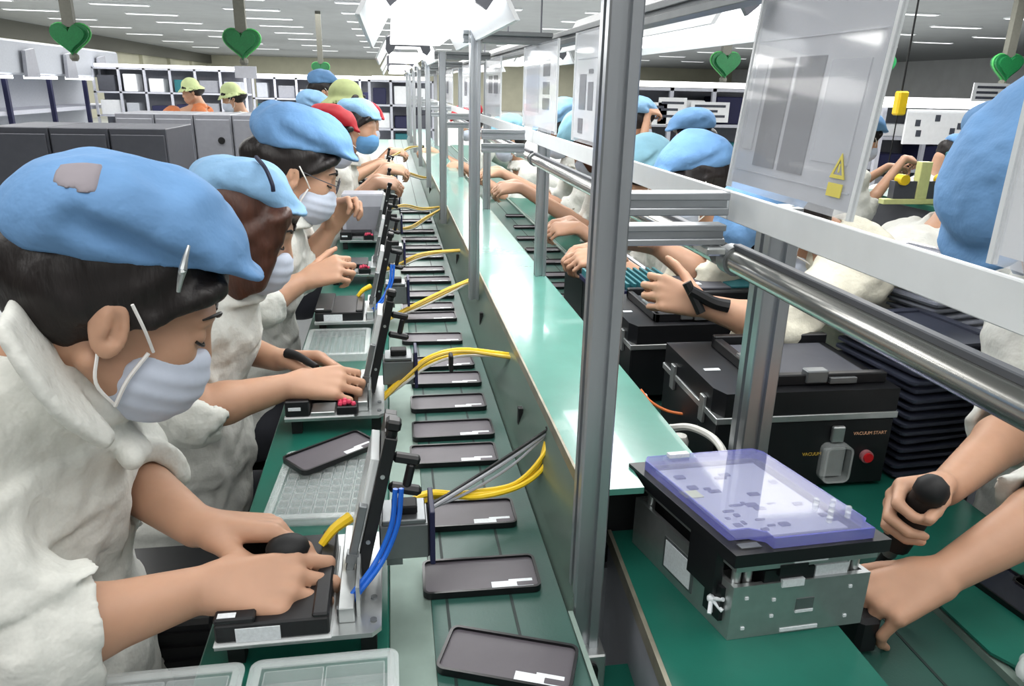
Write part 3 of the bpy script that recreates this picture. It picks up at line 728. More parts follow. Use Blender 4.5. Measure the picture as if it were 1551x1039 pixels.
# ------------------------------------------------------------------ black case fixtures behind
mat('pink_ring', srgb(168, 112, 116), .4); mat('legend_pale', srgb(226, 176, 140), .5)
def black_case(loc, rz, w, d, h, lab, front=True):
    t = thing('black_fixture', lab, 'test fixture', loc, rz, 'black case fixtures on the right line')
    MB().box(0, w, 0, d, .006, h, .003).build('case', 'black_plastic', t)
    for x in (.02, w-.04):
        for y in (.02, d-.04): MB().box(x, x+.02, y, y+.02, 0, .006).build('foot', 'black_matte', t)
    MB().box(-.003, w+.003, -.003, d+.003, h, h+.012, .001).build('metal_band', 'alu_plate', t)
    m = MB(); m.prism([(.012, 0), (w, 0), (w, d), (.0, d), (0, .03)], h+.012, h+.055); m.build('lid', 'black_plastic', t)
    MB().box(-.006, 0, .05, .07, h-.02, h+.03, .001).box(-.006, 0, d-.07, d-.05, h-.02, h+.03, .001).build('hinges', 'alu_plate', t)
    tp = MB(); tp.box(w*.28, w*.95, d*.15, d*.85, h+.055, h+.062); tp.box(w*.25, w*.97, d*.1, d*.16, h+.055, h+.075, .002); tp.box(w*.25, w*.30, d*.1, d*.9, h+.055, h+.075, .002); tp.box(w*.25, w*.97, d*.84, d*.9, h+.055, h+.08, .002)
    u = tp.build('upper_nest', 'black_plastic', t)
    MB().box(w*.33, w*.9, d*.2, d*.8, h+.062, h+.066, .001).build('nest_plate', 'cab_dark', u)
    MB().box(w*.5, w*.62, d*.08, d*.16, h+.06, h+.083, .002).box(w*.63, w*.78, d*.07, d*.1, h+.06, h+.07).build('clamp', 'alu_dark', u)
    MB().box(w*.26, w*.29, d*.2, d*.5, h+.062, h+.079).build('side_scale', 'alu_plate', u)
    MB().box(w*.05, w*.14, d*.4, d*.44, h+.0555, h+.0565).build('white_mark', 'label', t)
    if front:
        # pressure regulator guard, red button, legend
        g = MB(); x0, x1 = w*.60, w*.755
        g.at((0, 0, 0)); P = rrect(x0, x1, h*.16, h*.68, .012, 4); q = rrect(x0+.004, x1-.004, h*.16+.004, h*.68-.004, .008, 4); k = len(P)
        g.add([(a, -.022, b) for a, b in P]+[(a, -.022, b) for a, b in q]+[(a, 0, b) for a, b in P]+[(a, 0, b) for a, b in q],
              [(i, k+i, k+(i+1) % k, (i+1) % k) for i in range(k)]+[((i+1) % k, i+2*k, i, i)[:3] for i in range(0)]+[(i, (i+1) % k, 2*k+(i+1) % k, 2*k+i) for i in range(k)])
        gg = g.build('gauge_guard', 'tray_rim', t)
        MB().box(x0+.014, x1-.014, -.009, 0, h*.70, h*.92, .002).build('gauge_bracket', 'alu_plate', t)
        MB().box(x0+.006, x1-.006, -.006, -.001, h*.2, h*.6).build('gauge_glass', 'tray_clear', gg)
        b = MB(); b.cyl((w*.87, -.008, h*.46), (w*.87, 0, h*.46), .0115, 20); bb = b.build('button_ring', 'pink_ring', t)
        MB().cyl((w*.87, -.012, h*.46), (w*.87, -.008, h*.46), .0085, 20).build('red_button', 'red', bb, True)
        for txt, xx, zz, s_, mm in (('VACUUM START', w*.775, h*.77, .0086, 'legend_pale'), ('VACUUM', w*.50, h*.50, .0086, 'yellow_dull')):
            cu = bpy.data.curves.new('legend', 'FONT'); cu.body = txt; cu.size = s_; cu.extrude = .0003
            o_ = bpy.data.objects.new('tmp', cu); C.objects.link(o_); me = bpy.data.meshes.new_from_object(o_.evaluated_get(bpy.context.evaluated_depsgraph_get())); bpy.data.objects.remove(o_)
            me.materials.clear(); me.materials.append(MATS[mm]); o = bpy.data.objects.new('lettering', me); C.objects.link(o); o.location = (xx, -.0012, zz); o.rotation_euler = (PI/2, 0, 0); o.parent = t
    return t
black_case((.535, 1.075, .746), math.radians(-1), .33, .27, .135, 'large black case fixture with red button behind the silver fixture')
black_case((.52, 1.50, .746), 0, .24, .27, .12, 'second black case fixture, behind the one with the red button', False)
t = thing('black_nest', 'flat black nest with metal edge lying on the second black case', 'test fixture', (.66, 1.56, .958))
MB().box(0, .19, 0, .16, 0, .022, .003).build('plate', 'black_plastic', t); MB().box(-.004, .008, .01, .15, .004, .028, .002).build('metal_edge', 'alu_plate', t); MB().box(.02, .12, .02, .14, .022, .027, .001).build('nest_plate', 'cab_dark', t); MB().box(.04, .06, .05, .07, .027, .028).build('white_mark', 'label', t)
MB().box(.125, .19, .03, .15, .0225, .026).build('blue_sheet', 'teal_board', t)
# regulators and hoses beside the cases
for i, (x, y, z) in enumerate(((.5, 1.14, .746), (.49, 1.33, .746), (.47, 1.62, .746), (.46, 1.82, .746))):
    t = thing('air_regulator', ['pale air regulator beside the near left corner of the large black case', 'pale air regulator beside the far left corner of the large black case', 'pale air regulator beside the second black case', 'farthest pale air regulator beside the black cases'][i], 'air regulator', (x, y, z), 0, 'air regulators beside the black cases')
    MB().box(-.014, .014, -.014, .014, 0, .055, .003).build('body', 'cable_grey', t)
    m = MB().at((0, 0, .055)); m.lathe([(.010, 0), (.015, .004), (.016, .02), (.012, .03), (.004, .032)], 14); m.build('knob', 'cable_white', t, True)
    m = MB().at((-.014, 0, .03), ry=-PI/2); m.lathe([(.012, 0), (.013, .008), (.009, .011)], 14); m.build('gauge', 'cable_white', t, True)
    MB().box(-.02, .02, -.02, .02, .022, .034, .002).build('clamp_ring', 'black_matte', t)
w1 = [A(1015, 648, 1.12), A(1045, 647, 1.09), A(1075, 660, 1.06), A(1092, 678, 1.02), A(1100, 700, .99)]
tag(MB().tube(w1, .0065, 8, 6).build('air_hose', 'cable_white', None, True), 'white air hose curving behind the silver fixture', 'hose')
w2 = [A(970, 590, 1.3), A(985, 608, 1.28), A(1010, 622, 1.26), A(1040, 628, 1.22)]
tag(MB().tube(w2, .003, 8, 6).build('orange_wire', 'orange_cable', None, True), 'thin orange wire beside the pale air regulators', 'wire')
# blue tray racks, black box further along
t = thing('black_tray_box', 'black open box with white slotted top behind the second black case', 'box', (.56, 2.10, .732))
MB().box(0, .2, 0, .24, 0, .17, .003).build('case', 'black_plastic', t)
sl = MB(); sl.box(0, .2, .0, .24, .1702, .176); sl = sl.build('slotted_top', 'rack_white', t)
g = MB()
for k in range(9): g.box(.012+k*.021, .018+k*.021, .02, .22, .176, .177)
g.build('slots', 'black_matte', sl)
t = thing('blue_comb_tray', 'blue comb-like tray in front of the black box with white top', 'tray', (.53, 1.83, .90))
MB().box(0, .23, 0, .2, 0, .012).build('base', 'navy', t)
g = MB()
for k in range(12): g.box(.005+k*.019, .012+k*.019, .005, .195, .012, .03)
g.build('comb', 'teal_board', t)
MB().box(.01, .22, .01, .19, -.168, 0).build('support_box', 'black_plastic', t)

# stacked trays right
def tstack(x, y, z, w, d, n, dz, mt, lab0, grp, rz=0, jit=.004):
    first = None
    for i in range(n):
        lab = lab0 % ('bottom' if i == 0 else 'top' if i == n-1 else '%s from the bottom' % ORD[i])
        l = (x+random.uniform(-jit, jit), y+random.uniform(-jit, jit), z+i*dz)
        if first is None:
            m = MB(); m.ring(-w/2, w/2, -d/2, d/2, dz*.45, dz*.75, .01, .02); m.rplate(-w/2+.01, w/2-.01, -d/2+.01, d/2-.01, 0, dz*.5, .01)
            first = tag(m.build('stacked_tray', mt), lab, 'tray', grp); first.location = l; first.rotation_euler = (0, 0, rz)
        else:
            o = first.copy(); C.objects.link(o); o.location = l; o['label'] = lab; o.rotation_euler = (0, 0, rz+random.uniform(-.03, .03))
mat('tray_dark', srgb(58, 62, 76), .3, var=.1, alpha=.9)
mat('tray_grey', srgb(150, 154, 166), .25, var=.1, alpha=.75)
tstack(.985, 1.20, .7455, .19, .22, 16, .0165, 'tray_dark', 'dark tray in the stack right of the red-button case, %s', 'dark stacked trays', 0.1)
tstack(1.15, 1.42, .80, .2, .26, 18, .0165, 'tray_grey', 'grey tray in the tall stack behind the metal pipe, %s', 'grey stacked trays', 0.2, .008)
t = thing('side_table', 'low dark table under the tall stack of grey trays', 'table', (1.15, 1.42, 0)); MB().box(-.13, .13, -.16, .16, .77, .799).build('table_top', 'cab_dark', t)
for sx in (-.12, .1):
    for sy in (-.15, .13): MB().box(sx, sx+.02, sy, sy+.02, 0, .77).build('leg', 'cab_dark', t)
# things near the right hands
MB_ = MB(); MB_.prism([(.735, .655), (.765, .60), (.98, .60), (.98, .88), (.735, .88)], .7455, .7495)
tag(MB_.build('rubber_mat', 'green_mat'), 'dark green rubber mat under the two black phones at the right', 'mat')
mat('glass_black', srgb(30, 30, 46), .08, var=.1, coat=.5)
for i, (x, y) in enumerate(((.86, .735), (.94, .70))):
    t = thing('phone_case', ['dark glossy phone part lying on the rubber mat, left one', 'dark glossy phone part lying on the rubber mat, right one'][i], 'phone part', (x-.02*i, y+.01*i, .7497+.0*i), math.radians(8), 'dark phone parts on the rubber mat')
    MB().ring(-.0385, .0385, -.076, .076, 0, .008, .01, .003).build('rim', 'black_rim', t, True); MB().rplate(-.0365, .0365, -.074, .074, .0, .006, .008).build('glass', 'glass_black', t)
t = tag(MB().box(.572, .604, .69, .755, .7315, .785, .006).build('black_nest_block', 'black_plastic'), 'small black block held under the hand right of the silver fixture', 'block')
pc = Sdf((.70, .50, .72), (.86, .64, .86), .004)
for k in range(14): pc.ell((random.uniform(.74, .82), random.uniform(.53, .61), random.uniform(.75, .80)), (.028, .02, .018), k=.01)
pc.noise(.004, 160, 5); tag(pc.mesh('plastic_bag', 'clear_edge'), 'crumpled clear plastic bag at the bottom right corner', 'bag')
# ------------------------------------------------------------------ people
mat('skin', srgb(190, 148, 122), .5, var=.05, vs=25, sub=.12)
mat('skin_light', srgb(222, 178, 150), .5, var=.05, vs=25, sub=.12)
mat('hair', srgb(24, 18, 17), .45, var=.25, vs=60, bump=.25, bs=90, stretch=(1, 1, .2))
mat('hair_brown', srgb(70, 40, 28), .42, var=.3, vs=60, bump=.25, bs=90, stretch=(1, 1, .2))
mat('jacket', srgb(214, 215, 209), .8, var=.03, vs=300, bump=.55, bs=32, spec=.2)
mat('jacket_cream', srgb(220, 217, 200), .8, var=.03, vs=300, bump=.55, bs=32, spec=.2)
mat('cap_blue', srgb(108, 150, 196), .75, var=.09, vs=14, bump=.4, bs=34, spec=.25)
mat('cap_light', srgb(132, 172, 208), .75, var=.07, vs=22, bump=.4, bs=34, spec=.25)
mat('cap_cyan', srgb(150, 200, 220), .75, var=.06, vs=22, bump=.12, bs=45, spec=.25)
mat('cap_patch', srgb(142, 136, 142), .8, var=.06)
mat('cap_red', srgb(186, 24, 40), .7, var=.08)
mat('hat_green', srgb(150, 160, 112), .8, var=.08)
mat('hat_pale', srgb(208, 222, 164), .8, var=.05)
mat('mask', srgb(196, 204, 220), .75, var=.04, spec=.2)
mat('mask_line', srgb(150, 160, 182), .75)
mat('mask_blue', srgb(96, 150, 200), .75)
mat('strap', srgb(240, 238, 236), .7)
mat('trousers', srgb(30, 32, 40), .8)
mat('shirt_orange', srgb(196, 116, 72), .8)
mat('dark_tie', srgb(28, 34, 58), .6)

def V(*a): return np.array(a, float)
def hframe(yaw, pitch, roll):
    y, p, r = [math.radians(q) for q in (yaw, pitch, roll)]
    f = V(math.cos(y)*math.cos(p), math.sin(y)*math.cos(p), -math.sin(p)); l = V(-math.sin(y), math.cos(y), 0); u = np.cross(f, l)
    l2 = l*math.cos(r)+u*math.sin(r); u2 = np.cross(f, l2)
    return np.stack([f, l2, u2], 1)
def rotto(d, n, deg):
    a = math.radians(deg); return d*math.cos(a)+n*math.sin(a)
def hand(G, W, d, n, right, curls, thumb=(.55, .7, .35), tcurl=25, sc=1., spread=5, k=.010):
    d = _n(d); n = _n(np.array(n)-d*(np.array(n)@d)); th = np.cross(d, n) if right else np.cross(n, d)
    if not hasattr(curls[0], '__len__'): curls = [curls]*4
    L = ((.040, .024, .019), (.044, .028, .020), (.041, .026, .020), (.032, .019, .017)); al = (.086, .089, .084, .075)
    tip = None
    for i in range(4):
        lat = .0285-.0190*i; kn = W+sc*(d*al[i]+th*lat); r = sc*(.0088 if i < 3 else .0076)
        G.cap(W+sc*(d*.012+th*lat*.45), kn, .0165*sc, .0108*sc, k=k)
        v = _n(d+th*math.tan(math.radians(spread*(1.5-i)))); p = kn; ang = 0
        for j in range(3):
            ang += curls[i][j]; dr = rotto(v, n, ang); q = p+dr*L[i][j]*sc
            G.cap(p, q, r*(1-.10*j), r*(.93-.12*j), k=.0025 if j else .004); p = q
        if i == 0: tip = p
    b = W+sc*(d*.022+th*.022+n*.006); t1 = _n(d*thumb[0]+th*thumb[1]+n*thumb[2]); m_ = b+t1*.042*sc
    G.cap(W+sc*(d*.02+th*.008), b, .016*sc, .0145*sc, k=.010); G.cap(b, m_, .0145*sc, .0105*sc, k=.008)
    t2 = _n(t1+d*math.tan(math.radians(tcurl))*.8); p2 = m_+t2*.032*sc; G.cap(m_, p2, .0100*sc, .0088*sc, k=.003)
    t3 = _n(t2+d*.3+n*.15); G.cap(p2, p2+t3*.024*sc, .0088*sc, .007*sc, k=.003)
    return tip
NP = [0]
def person(label, hc, yaw, pitch, roll=0, hs=1.06, nb=None, chest=None, pelvis=None, arms=(), h=.006, jacket='jacket', cap='beret', capm='cap_blue', hair='hair', longhair=False,
           mask='mask', skin='skin', group=None, details=True, wide=1., legs=True, facing=None, capscale=1., patch=False, standing=False, flaps=False, extra=None, captilt=0, patchat=None, kf=.36):
    """arms: (right?, shoulder, elbow, wrist, hand dir, palm normal, curls, cuff fraction along the forearm or None)"""
    hc, nb, chest, pelvis = [V(*q) for q in (hc, nb, chest, pelvis)]
    R = hframe(yaw, pitch, roll); HP = lambda x, y, z: hc+R@(V(x, y, z)*hs)
    pts = [hc+.16, hc-.16, chest, pelvis+V(.1, .1, 0), pelvis-V(.1, .1, .0)]
    for a in arms: pts += [a[1]+.03, a[1]-.03, a[2], V(*a[3])+_n(a[4])*.19*hs, a[3]]
    pts = np.array(pts); lo, hi = pts.min(0)-.06, pts.max(0)+.06
    G = Sdf(lo, hi, h)
    # head
    G.ell(HP(-.012, 0, .035), V(.094, .076, .086)*hs, R)
    G.ell(HP(.032, 0, -.035), V(.060, .060, .074)*hs, R, k=.025)
    G.ell(HP(.058, 0, -.088), V(.030, .032, .022)*hs, R, k=.025)
    for sy in (1, -1):
        G.ell(HP(.058, sy*.040, -.022), V(.026, .022, .026)*hs, R, k=.018)
        G.cap(HP(-.01, sy*.062, -.05), HP(.05, sy*.03, -.092), .014*hs, .014*hs, k=.02)
    G.ell(HP(.078, 0, .022), V(.014, .048, .014)*hs, R, k=.018)
    for sy in (1, -1):
        G.ell(HP(.100, sy*.033, .004), V(.016, .018, .011)*hs, R, k=.012, op='s')
        G.ell(HP(.074, sy*.033, .002), V(.0145, .016, .0125)*hs, R, k=.003)
    G.cap(HP(.087, 0, .010), HP(.101, 0, -.028), .0065*hs, .0090*hs, k=.010)
    for sy in (1, -1): G.ell(HP(.098, sy*.011, -.034), V(.010, .008, .008)*hs, R, k=.006)
    G.ell(HP(.090, 0, -.062), V(.012, .026, .006)*hs, R, k=.006); G.ell(HP(.088, 0, -.072), V(.012, .022, .006)*hs, R, k=.006)
    for sy in (1, -1):
        RE = R@hframe(sy*18, -14, 0)
        G.ell(HP(-.008, sy*.080, -.006), V(.020, .0065, .034)*hs, RE, k=.006)
        G.ell(HP(-.005, sy*.0868, -.006), V(.0105, .0055, .018)*hs, RE, k=.003, op='s')
        G.ell(HP(-.012, sy*.084, -.002), V(.0055, .004, .017)*hs, RE, k=.003)
        G.ell(HP(.006, sy*.077, -.010), V(.005, .006, .008)*hs, RE, k=.004)
    nk = HP(-.035, 0, -.045)
    G.cap(nk, nb, .053*hs, .056*hs, k=.02)
    G.cap(nb, chest, .06, .10, k=.03); G.cap(chest, pelvis, .09, .09, k=.03)
    for a in arms:
        S, E, W = a[1], a[2], a[3]; sc = a[8] if len(a) > 8 else 1.
        G.cap(nb-V(0, 0, .04), S, .045, .045, k=.03); G.cap(S, E, .042, .037, k=.03)
        m_ = E+(W-E)*.3; G.cap(E, m_, .037*sc, .037*sc, k=.01); G.cap(m_, W, .037*sc, .0235*sc, k=.012)
        hand(G, W, a[4], a[5], a[0], a[6], sc=1.02*sc, **(a[9] if len(a) > 9 else {}))
    NP[0] += 1
    body = G.mesh('person', skin, None, 1)
    tag(body, label, 'person', group)
    # jacket
    hj = max(h*1.25, .0055); J = Sdf(lo-.06, hi+.06, hj)
    ax = _n(nb-pelvis); side = _n(arms[0][1]-arms[1][1]) if len(arms) > 1 else V(0, 1, 0); fr = np.cross(side, ax); fr = _n(fr); side = np.cross(ax, fr)
    RT = np.stack([fr, side, ax], 1)
    J.ell(chest, V(.118, .175*wide, .20), RT, k=.05); J.ell(pelvis+ax*.12, V(.125, .165*wide, .17), RT, k=.06); J.ell(pelvis+ax*.0, V(.14, .18*wide, .13), RT, k=.05)
    J.cap(nb-ax*.06, chest, .070, .11, k=.04)
    for q, a in enumerate(arms):
        S, E, W = a[1], a[2], a[3]; cf = a[7]
        J.cap(nb-ax*.045, S, .058, .064, k=.05)
        rng = 70+q*9
        J.cap(S, E, .064, .060, k=.035, wave=(.0035, 9, rng*.6, rng*.3, rng))
        e = _n(W-E); cp = E+(W-E)*cf
        J.cap(E, cp+e*.03, .060, .054, k=.02, cuts=[(cp, e)], wave=(.0035, 12, rng, rng*.4, rng*.5))
        J.cap(cp-e*.03, cp-e*.004, .057, .058, k=.006, cuts=[(cp, e), (cp-e*.032, -e)])
        J.cap(cp-e*.015, cp+e*.03, .046, .046, k=.004, op='s')
    J.noise(.0065, 30, 3+NP[0], 3); J.noise(.0026, 85, 40+NP[0], 3)
    na = _n(_n(nk-nb)+V(0, 0, .75)); u = _n(np.cross(side, na)); v = np.cross(na, u)      # u forward, v to the left
    J.cap(nb-na*.02, nb+na*.14, .060*hs, .064*hs, k=.008, op='s')
    K = 76
    for i in range(K):
        t = math.radians(32)+i*math.radians(296)/(K-1); c_, s_ = math.cos(t), math.sin(t); o = u*c_+v*s_
        dz = -.02*max(0, c_)
        J.cap(nb+o*.068*hs+na*(.040+dz), nb+o*.098*hs+na*(-.008+dz*1.3), .0072, .0066, k=.003)
        J.cap(nb+o*.068*hs+na*(.040+dz), nb+o*.070*hs-na*.02, .0068, .0068, k=.004)
    if flaps:
        for sg in (1, -1):
            for q in np.linspace(0, 1, 22):
                t = math.radians(32+26*q)*sg; o = u*math.cos(t)+v*math.sin(t)
                J.cap(nb+o*.078*hs+na*.02, nb+o*(.108-.02*q)*hs-na*(.070-.06*q), .006, .005, k=.003)
    if extra: extra(J)
    jk = J.mesh('jacket', jacket, body, 2)
    # trousers
    fwd = V(math.cos(math.radians(facing if facing is not None else yaw)), math.sin(math.radians(facing if facing is not None else yaw)), 0); lat = V(-fwd[1], fwd[0], 0)
    if legs:
        pl = V(pelvis[0], pelvis[1], max(pelvis[2]-.06, .48)); T = Sdf(V(pl[0]-.75, pl[1]-.75, 0), V(pl[0]+.75, pl[1]+.75, pl[2]+.2), .014)
        for sy in (1, -1):
            if standing: kn, ft = pl+lat*sy*.1+V(0, 0, -pl[2]+.46), pl+lat*sy*.1+V(0, 0, -pl[2]+.08)
            else: kn = pl+fwd*kf+lat*sy*.10+V(0, 0, .0); ft = V(kn[0], kn[1], .08)-fwd*.05
            T.cap(pl+lat*sy*.08, kn, .085, .066, k=.03); T.cap(kn, ft, .064, .048, k=.02); T.ell(ft+fwd*.06-V(0, 0, .04), V(.11, .045, .04), np.stack([fwd, lat, V(0, 0, 1)], 1), k=.02)
        T.ell(pl, V(.13, .16, .12), np.stack([fwd, lat, V(0, 0, 1)], 1), k=.04)
        T.mesh('trousers', 'trousers', body, 2)
    # hair
    hb = max(h, .005); Hr = Sdf(hc-.24*hs, hc+.24*hs, hb)
    cut = [(HP(.062, 0, .055), R@_n(V(.75, 0, -.66)))]
    Hr.ell(HP(-.012, 0, .034), V(.103, .086, .094)*hs, R, cuts=cut)
    Hr.ell(HP(-.045, 0, .002), V(.072, .074, .066)*hs, R, k=.02, cuts=[(HP(-.035, 0, 0), R@V(1, 0, 0))])
    for sy in (1, -1):
        Hr.cap(HP(.062, sy*.066, .05), HP(.026, sy*.079, .010), .013*hs, .006*hs, k=.012)
        if longhair: Hr.ell(HP(.030, sy*.076, -.05), V(.042, .018, .075)*hs, R, k=.02); Hr.cap(HP(.07, sy*.06, .05), HP(.070, sy*.072, -.075), .022*hs, .014*hs, k=.02)
    Hr.cap(HP(.075, -.05, .062), HP(.082, .05, .062), .014*hs, .014*hs, k=.015)
    if not longhair: Hr.ell(HP(-.105, 0, .01), V(.04, .042, .04)*hs, R, k=.02)
    Hr.noise(.002, 90, 9, 2)
    Hr.mesh('hair', hair, body, 1)
    # cap
    cs = hs*capscale; R0 = R; R = R@hframe(0, -captilt, 0)
    if cap == 'beret':
        Kp = Sdf(hc-.27*cs, hc+.27*cs, max(h, .0045)); cp_ = [(hc+R@V(0, 0, .066)*cs, R@_n(V(.14, 0, -1)))]
        rr = lambda x, y, z: hc+R@(V(x, y*1, z)*cs)
        Kp.ell(rr(-.032, 0, .100), V(.108, .106, .076)*cs, R@hframe(0, -8, 0))
        Kp.ell(rr(.045, 0, .104), V(.082, .090, .054)*cs, R@hframe(0, 14, 0), k=.035)
        Kp.noise(.0050, 30, 20+NP[0], 3)
        for sgn in (1, -1): Kp.cap(rr(-.06, sgn*.105, .10), rr(.07, sgn*.088, .075), .010*cs, .004*cs, k=.02, op='s')
        d_ = Kp.D
        X, Y, Z = np.meshgrid(*Kp.ax, indexing='ij', sparse=True); c0, n0 = cp_[0]
        Kp.D = np.maximum(Kp.D, ((X-c0[0])*n0[0]+(Y-c0[1])*n0[1]+(Z-c0[2])*n0[2]).astype(np.float32))
        Kp.ell(rr(.108, 0, .083), V(.044, .072, .011)*cs, R@hframe(0, 14, 0), k=.014)
        # rim band
        Kp.noise(.0012, 110, 60+NP[0], 2)
        co_ = Kp.mesh('cap', capm, body, 2)
        if patchat is not None:
            X, Y, Z = np.meshgrid(*Kp.ax, indexing='ij', sparse=True); q = patchat
            b_ = np.maximum(np.maximum(np.abs(X-q[0])-.021, np.abs(Z-q[2]+(X-q[0])*.25)-.030), Y-q[1])
            Kp.D = np.maximum(Kp.D-.0016, b_).astype(np.float32); Kp.mesh('cloth_patch', 'cap_patch', co_, 1)
    elif cap == 'bucket':
        Kp = Sdf(hc-.24*cs, hc+.26*cs, max(h, .0055))
        Kp.ell(HP(-.008, 0, .075), V(.098, .086, .085)*hs, R, cuts=[(HP(0, 0, .055), R@V(.0, 0, -1))])
        for i in range(56):
            a = 2*PI*i/56
            Kp.cap(HP(-.008+.092*math.cos(a), .080*math.sin(a), .058), HP(-.008+.142*math.cos(a), .126*math.sin(a), .022), .0075*cs, .0065*cs, k=.008)
        Kp.noise(.002, 50, 2, 2); Kp.mesh('hat', capm, body, 2)
    R = R0
    # mask
    if mask:
        Q = Sdf(hc-.16*hs, hc+.2*hs, max(h*.8, .0036))
        Q.ell(HP(.050, 0, -.056), V(.0655, .070, .064)*hs, R, cuts=[(HP(.104, 0, -.014), R@_n(V(-.16, 0, 1))), (HP(.022, 0, -.05), R@_n(V(-1, 0, .28)))])
        zz = R[:, 2]; c0 = HP(0, 0, 0)
        Q.field(lambda X, Y, Z: .0010*np.sin(((X-c0[0])*zz[0]+(Y-c0[1])*zz[1]+(Z-c0[2])*zz[2])*300))
        mk = Q.mesh('face_mask', mask, body, 1)
        for sy in (1, -1):
            s = MB(); s.tube([HP(.040, sy*.069, -.020), HP(.022, sy*.087, .004), HP(.002, sy*.093, .026)], .0018*hs, 6, 5)
            s.build('ear_loop', 'strap', body, True)
            s = MB(); s.tube([HP(.028, sy*.066, -.088), HP(.002, sy*.078, -.066), HP(-.008, sy*.081, -.034)], .0018*hs, 6, 5); s.build('ear_loop', 'strap', body, True)
            if details:
                s = MB(); s.tube([HP(.036, sy*.0715, -.022), HP(.028, sy*.0735, -.055), HP(.028, sy*.067, -.088)], .0022*hs, 6, 5); s.build('mask_seam', 'strap', mk, True)
        if details:
            s = MB(); P = [HP(.0505+.0545*math.cos(t), .0585*math.sin(t), -.027-.004*abs(math.sin(t))) for t in np.linspace(-1.2, 1.2, 15)]
            s.tube([p+R@V(.0012, 0, 0) for p in P], .002*hs, 6); s.build('nose_strip', 'mask_line', mk, True)
    if details:
        for sy in (1, -1):
            s = MB(); s.tube([HP(.0935, sy*.014, .0265), HP(.0925, sy*.028, .0330), HP(.082, sy*.047, .0300), HP(.074, sy*.055, .0255)], .0030*hs, 6, 5, r2=.0012); s.build('eyebrow', 'hair', body, True)
            s = MB(); s.tube([HP(.0865, sy*.022, -.0035), HP(.0895, sy*.033, -.0062), HP(.084, sy*.044, -.0035), HP(.078, sy*.049, -.001)], .0018*hs, 6, 5); s.build('eyelashes', 'hair', body, True)
    return body, HP, R
def grip(a=25, b=60, c=40): return (a, b, c)

def gl(*a): return None
# nearest woman
def w1x(J):       # chest pocket flap, front placket and a side seam of the jacket
    def f(X, Y, Z):
        o = 0*X
        q = Z-(.945+.10*(X+.36)); on = (Y < .84)*(X > -.50)
        o = o-.006*on*(q > 0)*(q < .09)+.004*on*np.exp(-(q/.004)**2)
        q2 = (Y-.83)-.05*(Z-.9); o = o-.003*(X > -.40)*(np.abs(q2) < .018)
        q3 = X+.415+.10*(Z-.9); o = o+.003*(Y < .80)*np.exp(-(q3/.004)**2)
        return o
    inn = [A(30, 446, .82), A(66, 520, .79), A(108, 592, .775), A(166, 662, .765)]; out = [A(2, 500, .715), A(42, 566, .705), A(96, 632, .715), A(160, 674, .748)]
    a, b = spline(inn, 16), spline(out, 16)
    for p, q in zip(a, b): J.cap(p, q, .0075, .0068, k=.003)
    a, b = spline([A(185, 640, .86), A(192, 664, .835), A(196, 690, .80)], 14), spline([A(203, 640, .88), A(212, 668, .855), A(200, 698, .795)], 14)
    for p, q in zip(a, b): J.cap(p, q, .007, .006, k=.003)
    J.field(f)
sR, sL = V(-.482, .680, 1.075), V(-.420, 1.010, 1.070)
eR = A(35, 975, .655); wR = A(312, 890, .735); eL = V(-.405, 1.0, .910); wL = A(298, 798, .83)
W1, HP1, R1 = person('nearest woman at the left, grey patch on her blue cap, bent over her work',
    A(134, 494, .775)+V(.004, .084, 0), 17, 28, 0, 1.04, nb=V(-.392, .85, 1.100), chest=V(-.455, .845, .935), pelvis=V(-.475, .845, .58),
    arms=[(True, sR, eR, wR, V(1, .06, -.10), V(0, .45, -.9), [(24, 66, 50), (26, 62, 50), (24, 58, 48), (22, 55, 45)], .34, 1.06, dict(thumb=(.8, .45, .5))),
          (False, sL, eL, wL, V(1, .02, -.10), V(.1, -.35, -.93), [(22, 34, 30), (38, 55, 45), (46, 62, 45), (50, 62, 45)], .45, 1.06, dict(thumb=(.75, .5, .45), spread=8))],
    h=.0034, facing=0, flaps=True, extra=w1x, capscale=.91, captilt=9, patchat=A(124, 236, .80))
s = MB(); s.tube([A(286, 372, .775), A(281, 390, .768), A(277, 408, .765)], .0016, 8, r2=.0042); s.tube([A(277, 408, .765), A(273, 424, .764), A(270, 442, .765)], .0042, 8, r2=.002); s.ball(A(275, 412, .762), .0036, 8)
s.build('hair_clip', 'alu_plate', W1, True)
s = MB(); s.ball(A(436, 830, .785), (.026, .022, .016), 16)
tag(s.build('black_clamp', 'black_matte', None, True), 'black clamp block under the hands of the nearest woman', 'clamp')

W2, _, _ = person('second woman along the bench, brown hair hanging over her bowed face',
    A(366, 345, 1.43), -2, 20, 0, .95, nb=V(-.340, 1.43, 1.045), chest=V(-.40, 1.43, .93), pelvis=V(-.46, 1.43, .58),
    arms=[(True, V(-.415, 1.26, 1.02), A(296, 622, 1.24), A(440, 584, 1.31), V(1, .10, .0), V(.1, .5, -.85), [(28, 70, 50)]*4, .16, 1.0, dict(thumb=(.8, .45, .5))),
          (False, V(-.37, 1.60, 1.02), V(-.40, 1.60, .89), A(420, 545, 1.47), V(1, -.1, .05), V(.1, -.5, -.85), [(35, 60, 50)]*4, .34, 1.0, dict(thumb=(.8, .45, .5)))],
    h=.0045, facing=0, hair='hair_brown', longhair=True, capscale=.78, captilt=6, capm='cap_light')
t = MB(); t.tube([A(388, 238, 1.40), A(402, 255, 1.36), A(412, 278, 1.345), A(414, 290, 1.345)], .004, 6, 5); t.build('cap_band', 'dark_tie', W2, True)
tag(MB().tube([A(435, 535, 1.44), A(452, 540, 1.42), A(480, 556, 1.38)], .011, 10, 4, r2=.006).build('screwdriver', 'black_matte', None, True), 'black driver tool held by the second woman along the bench', 'tool')

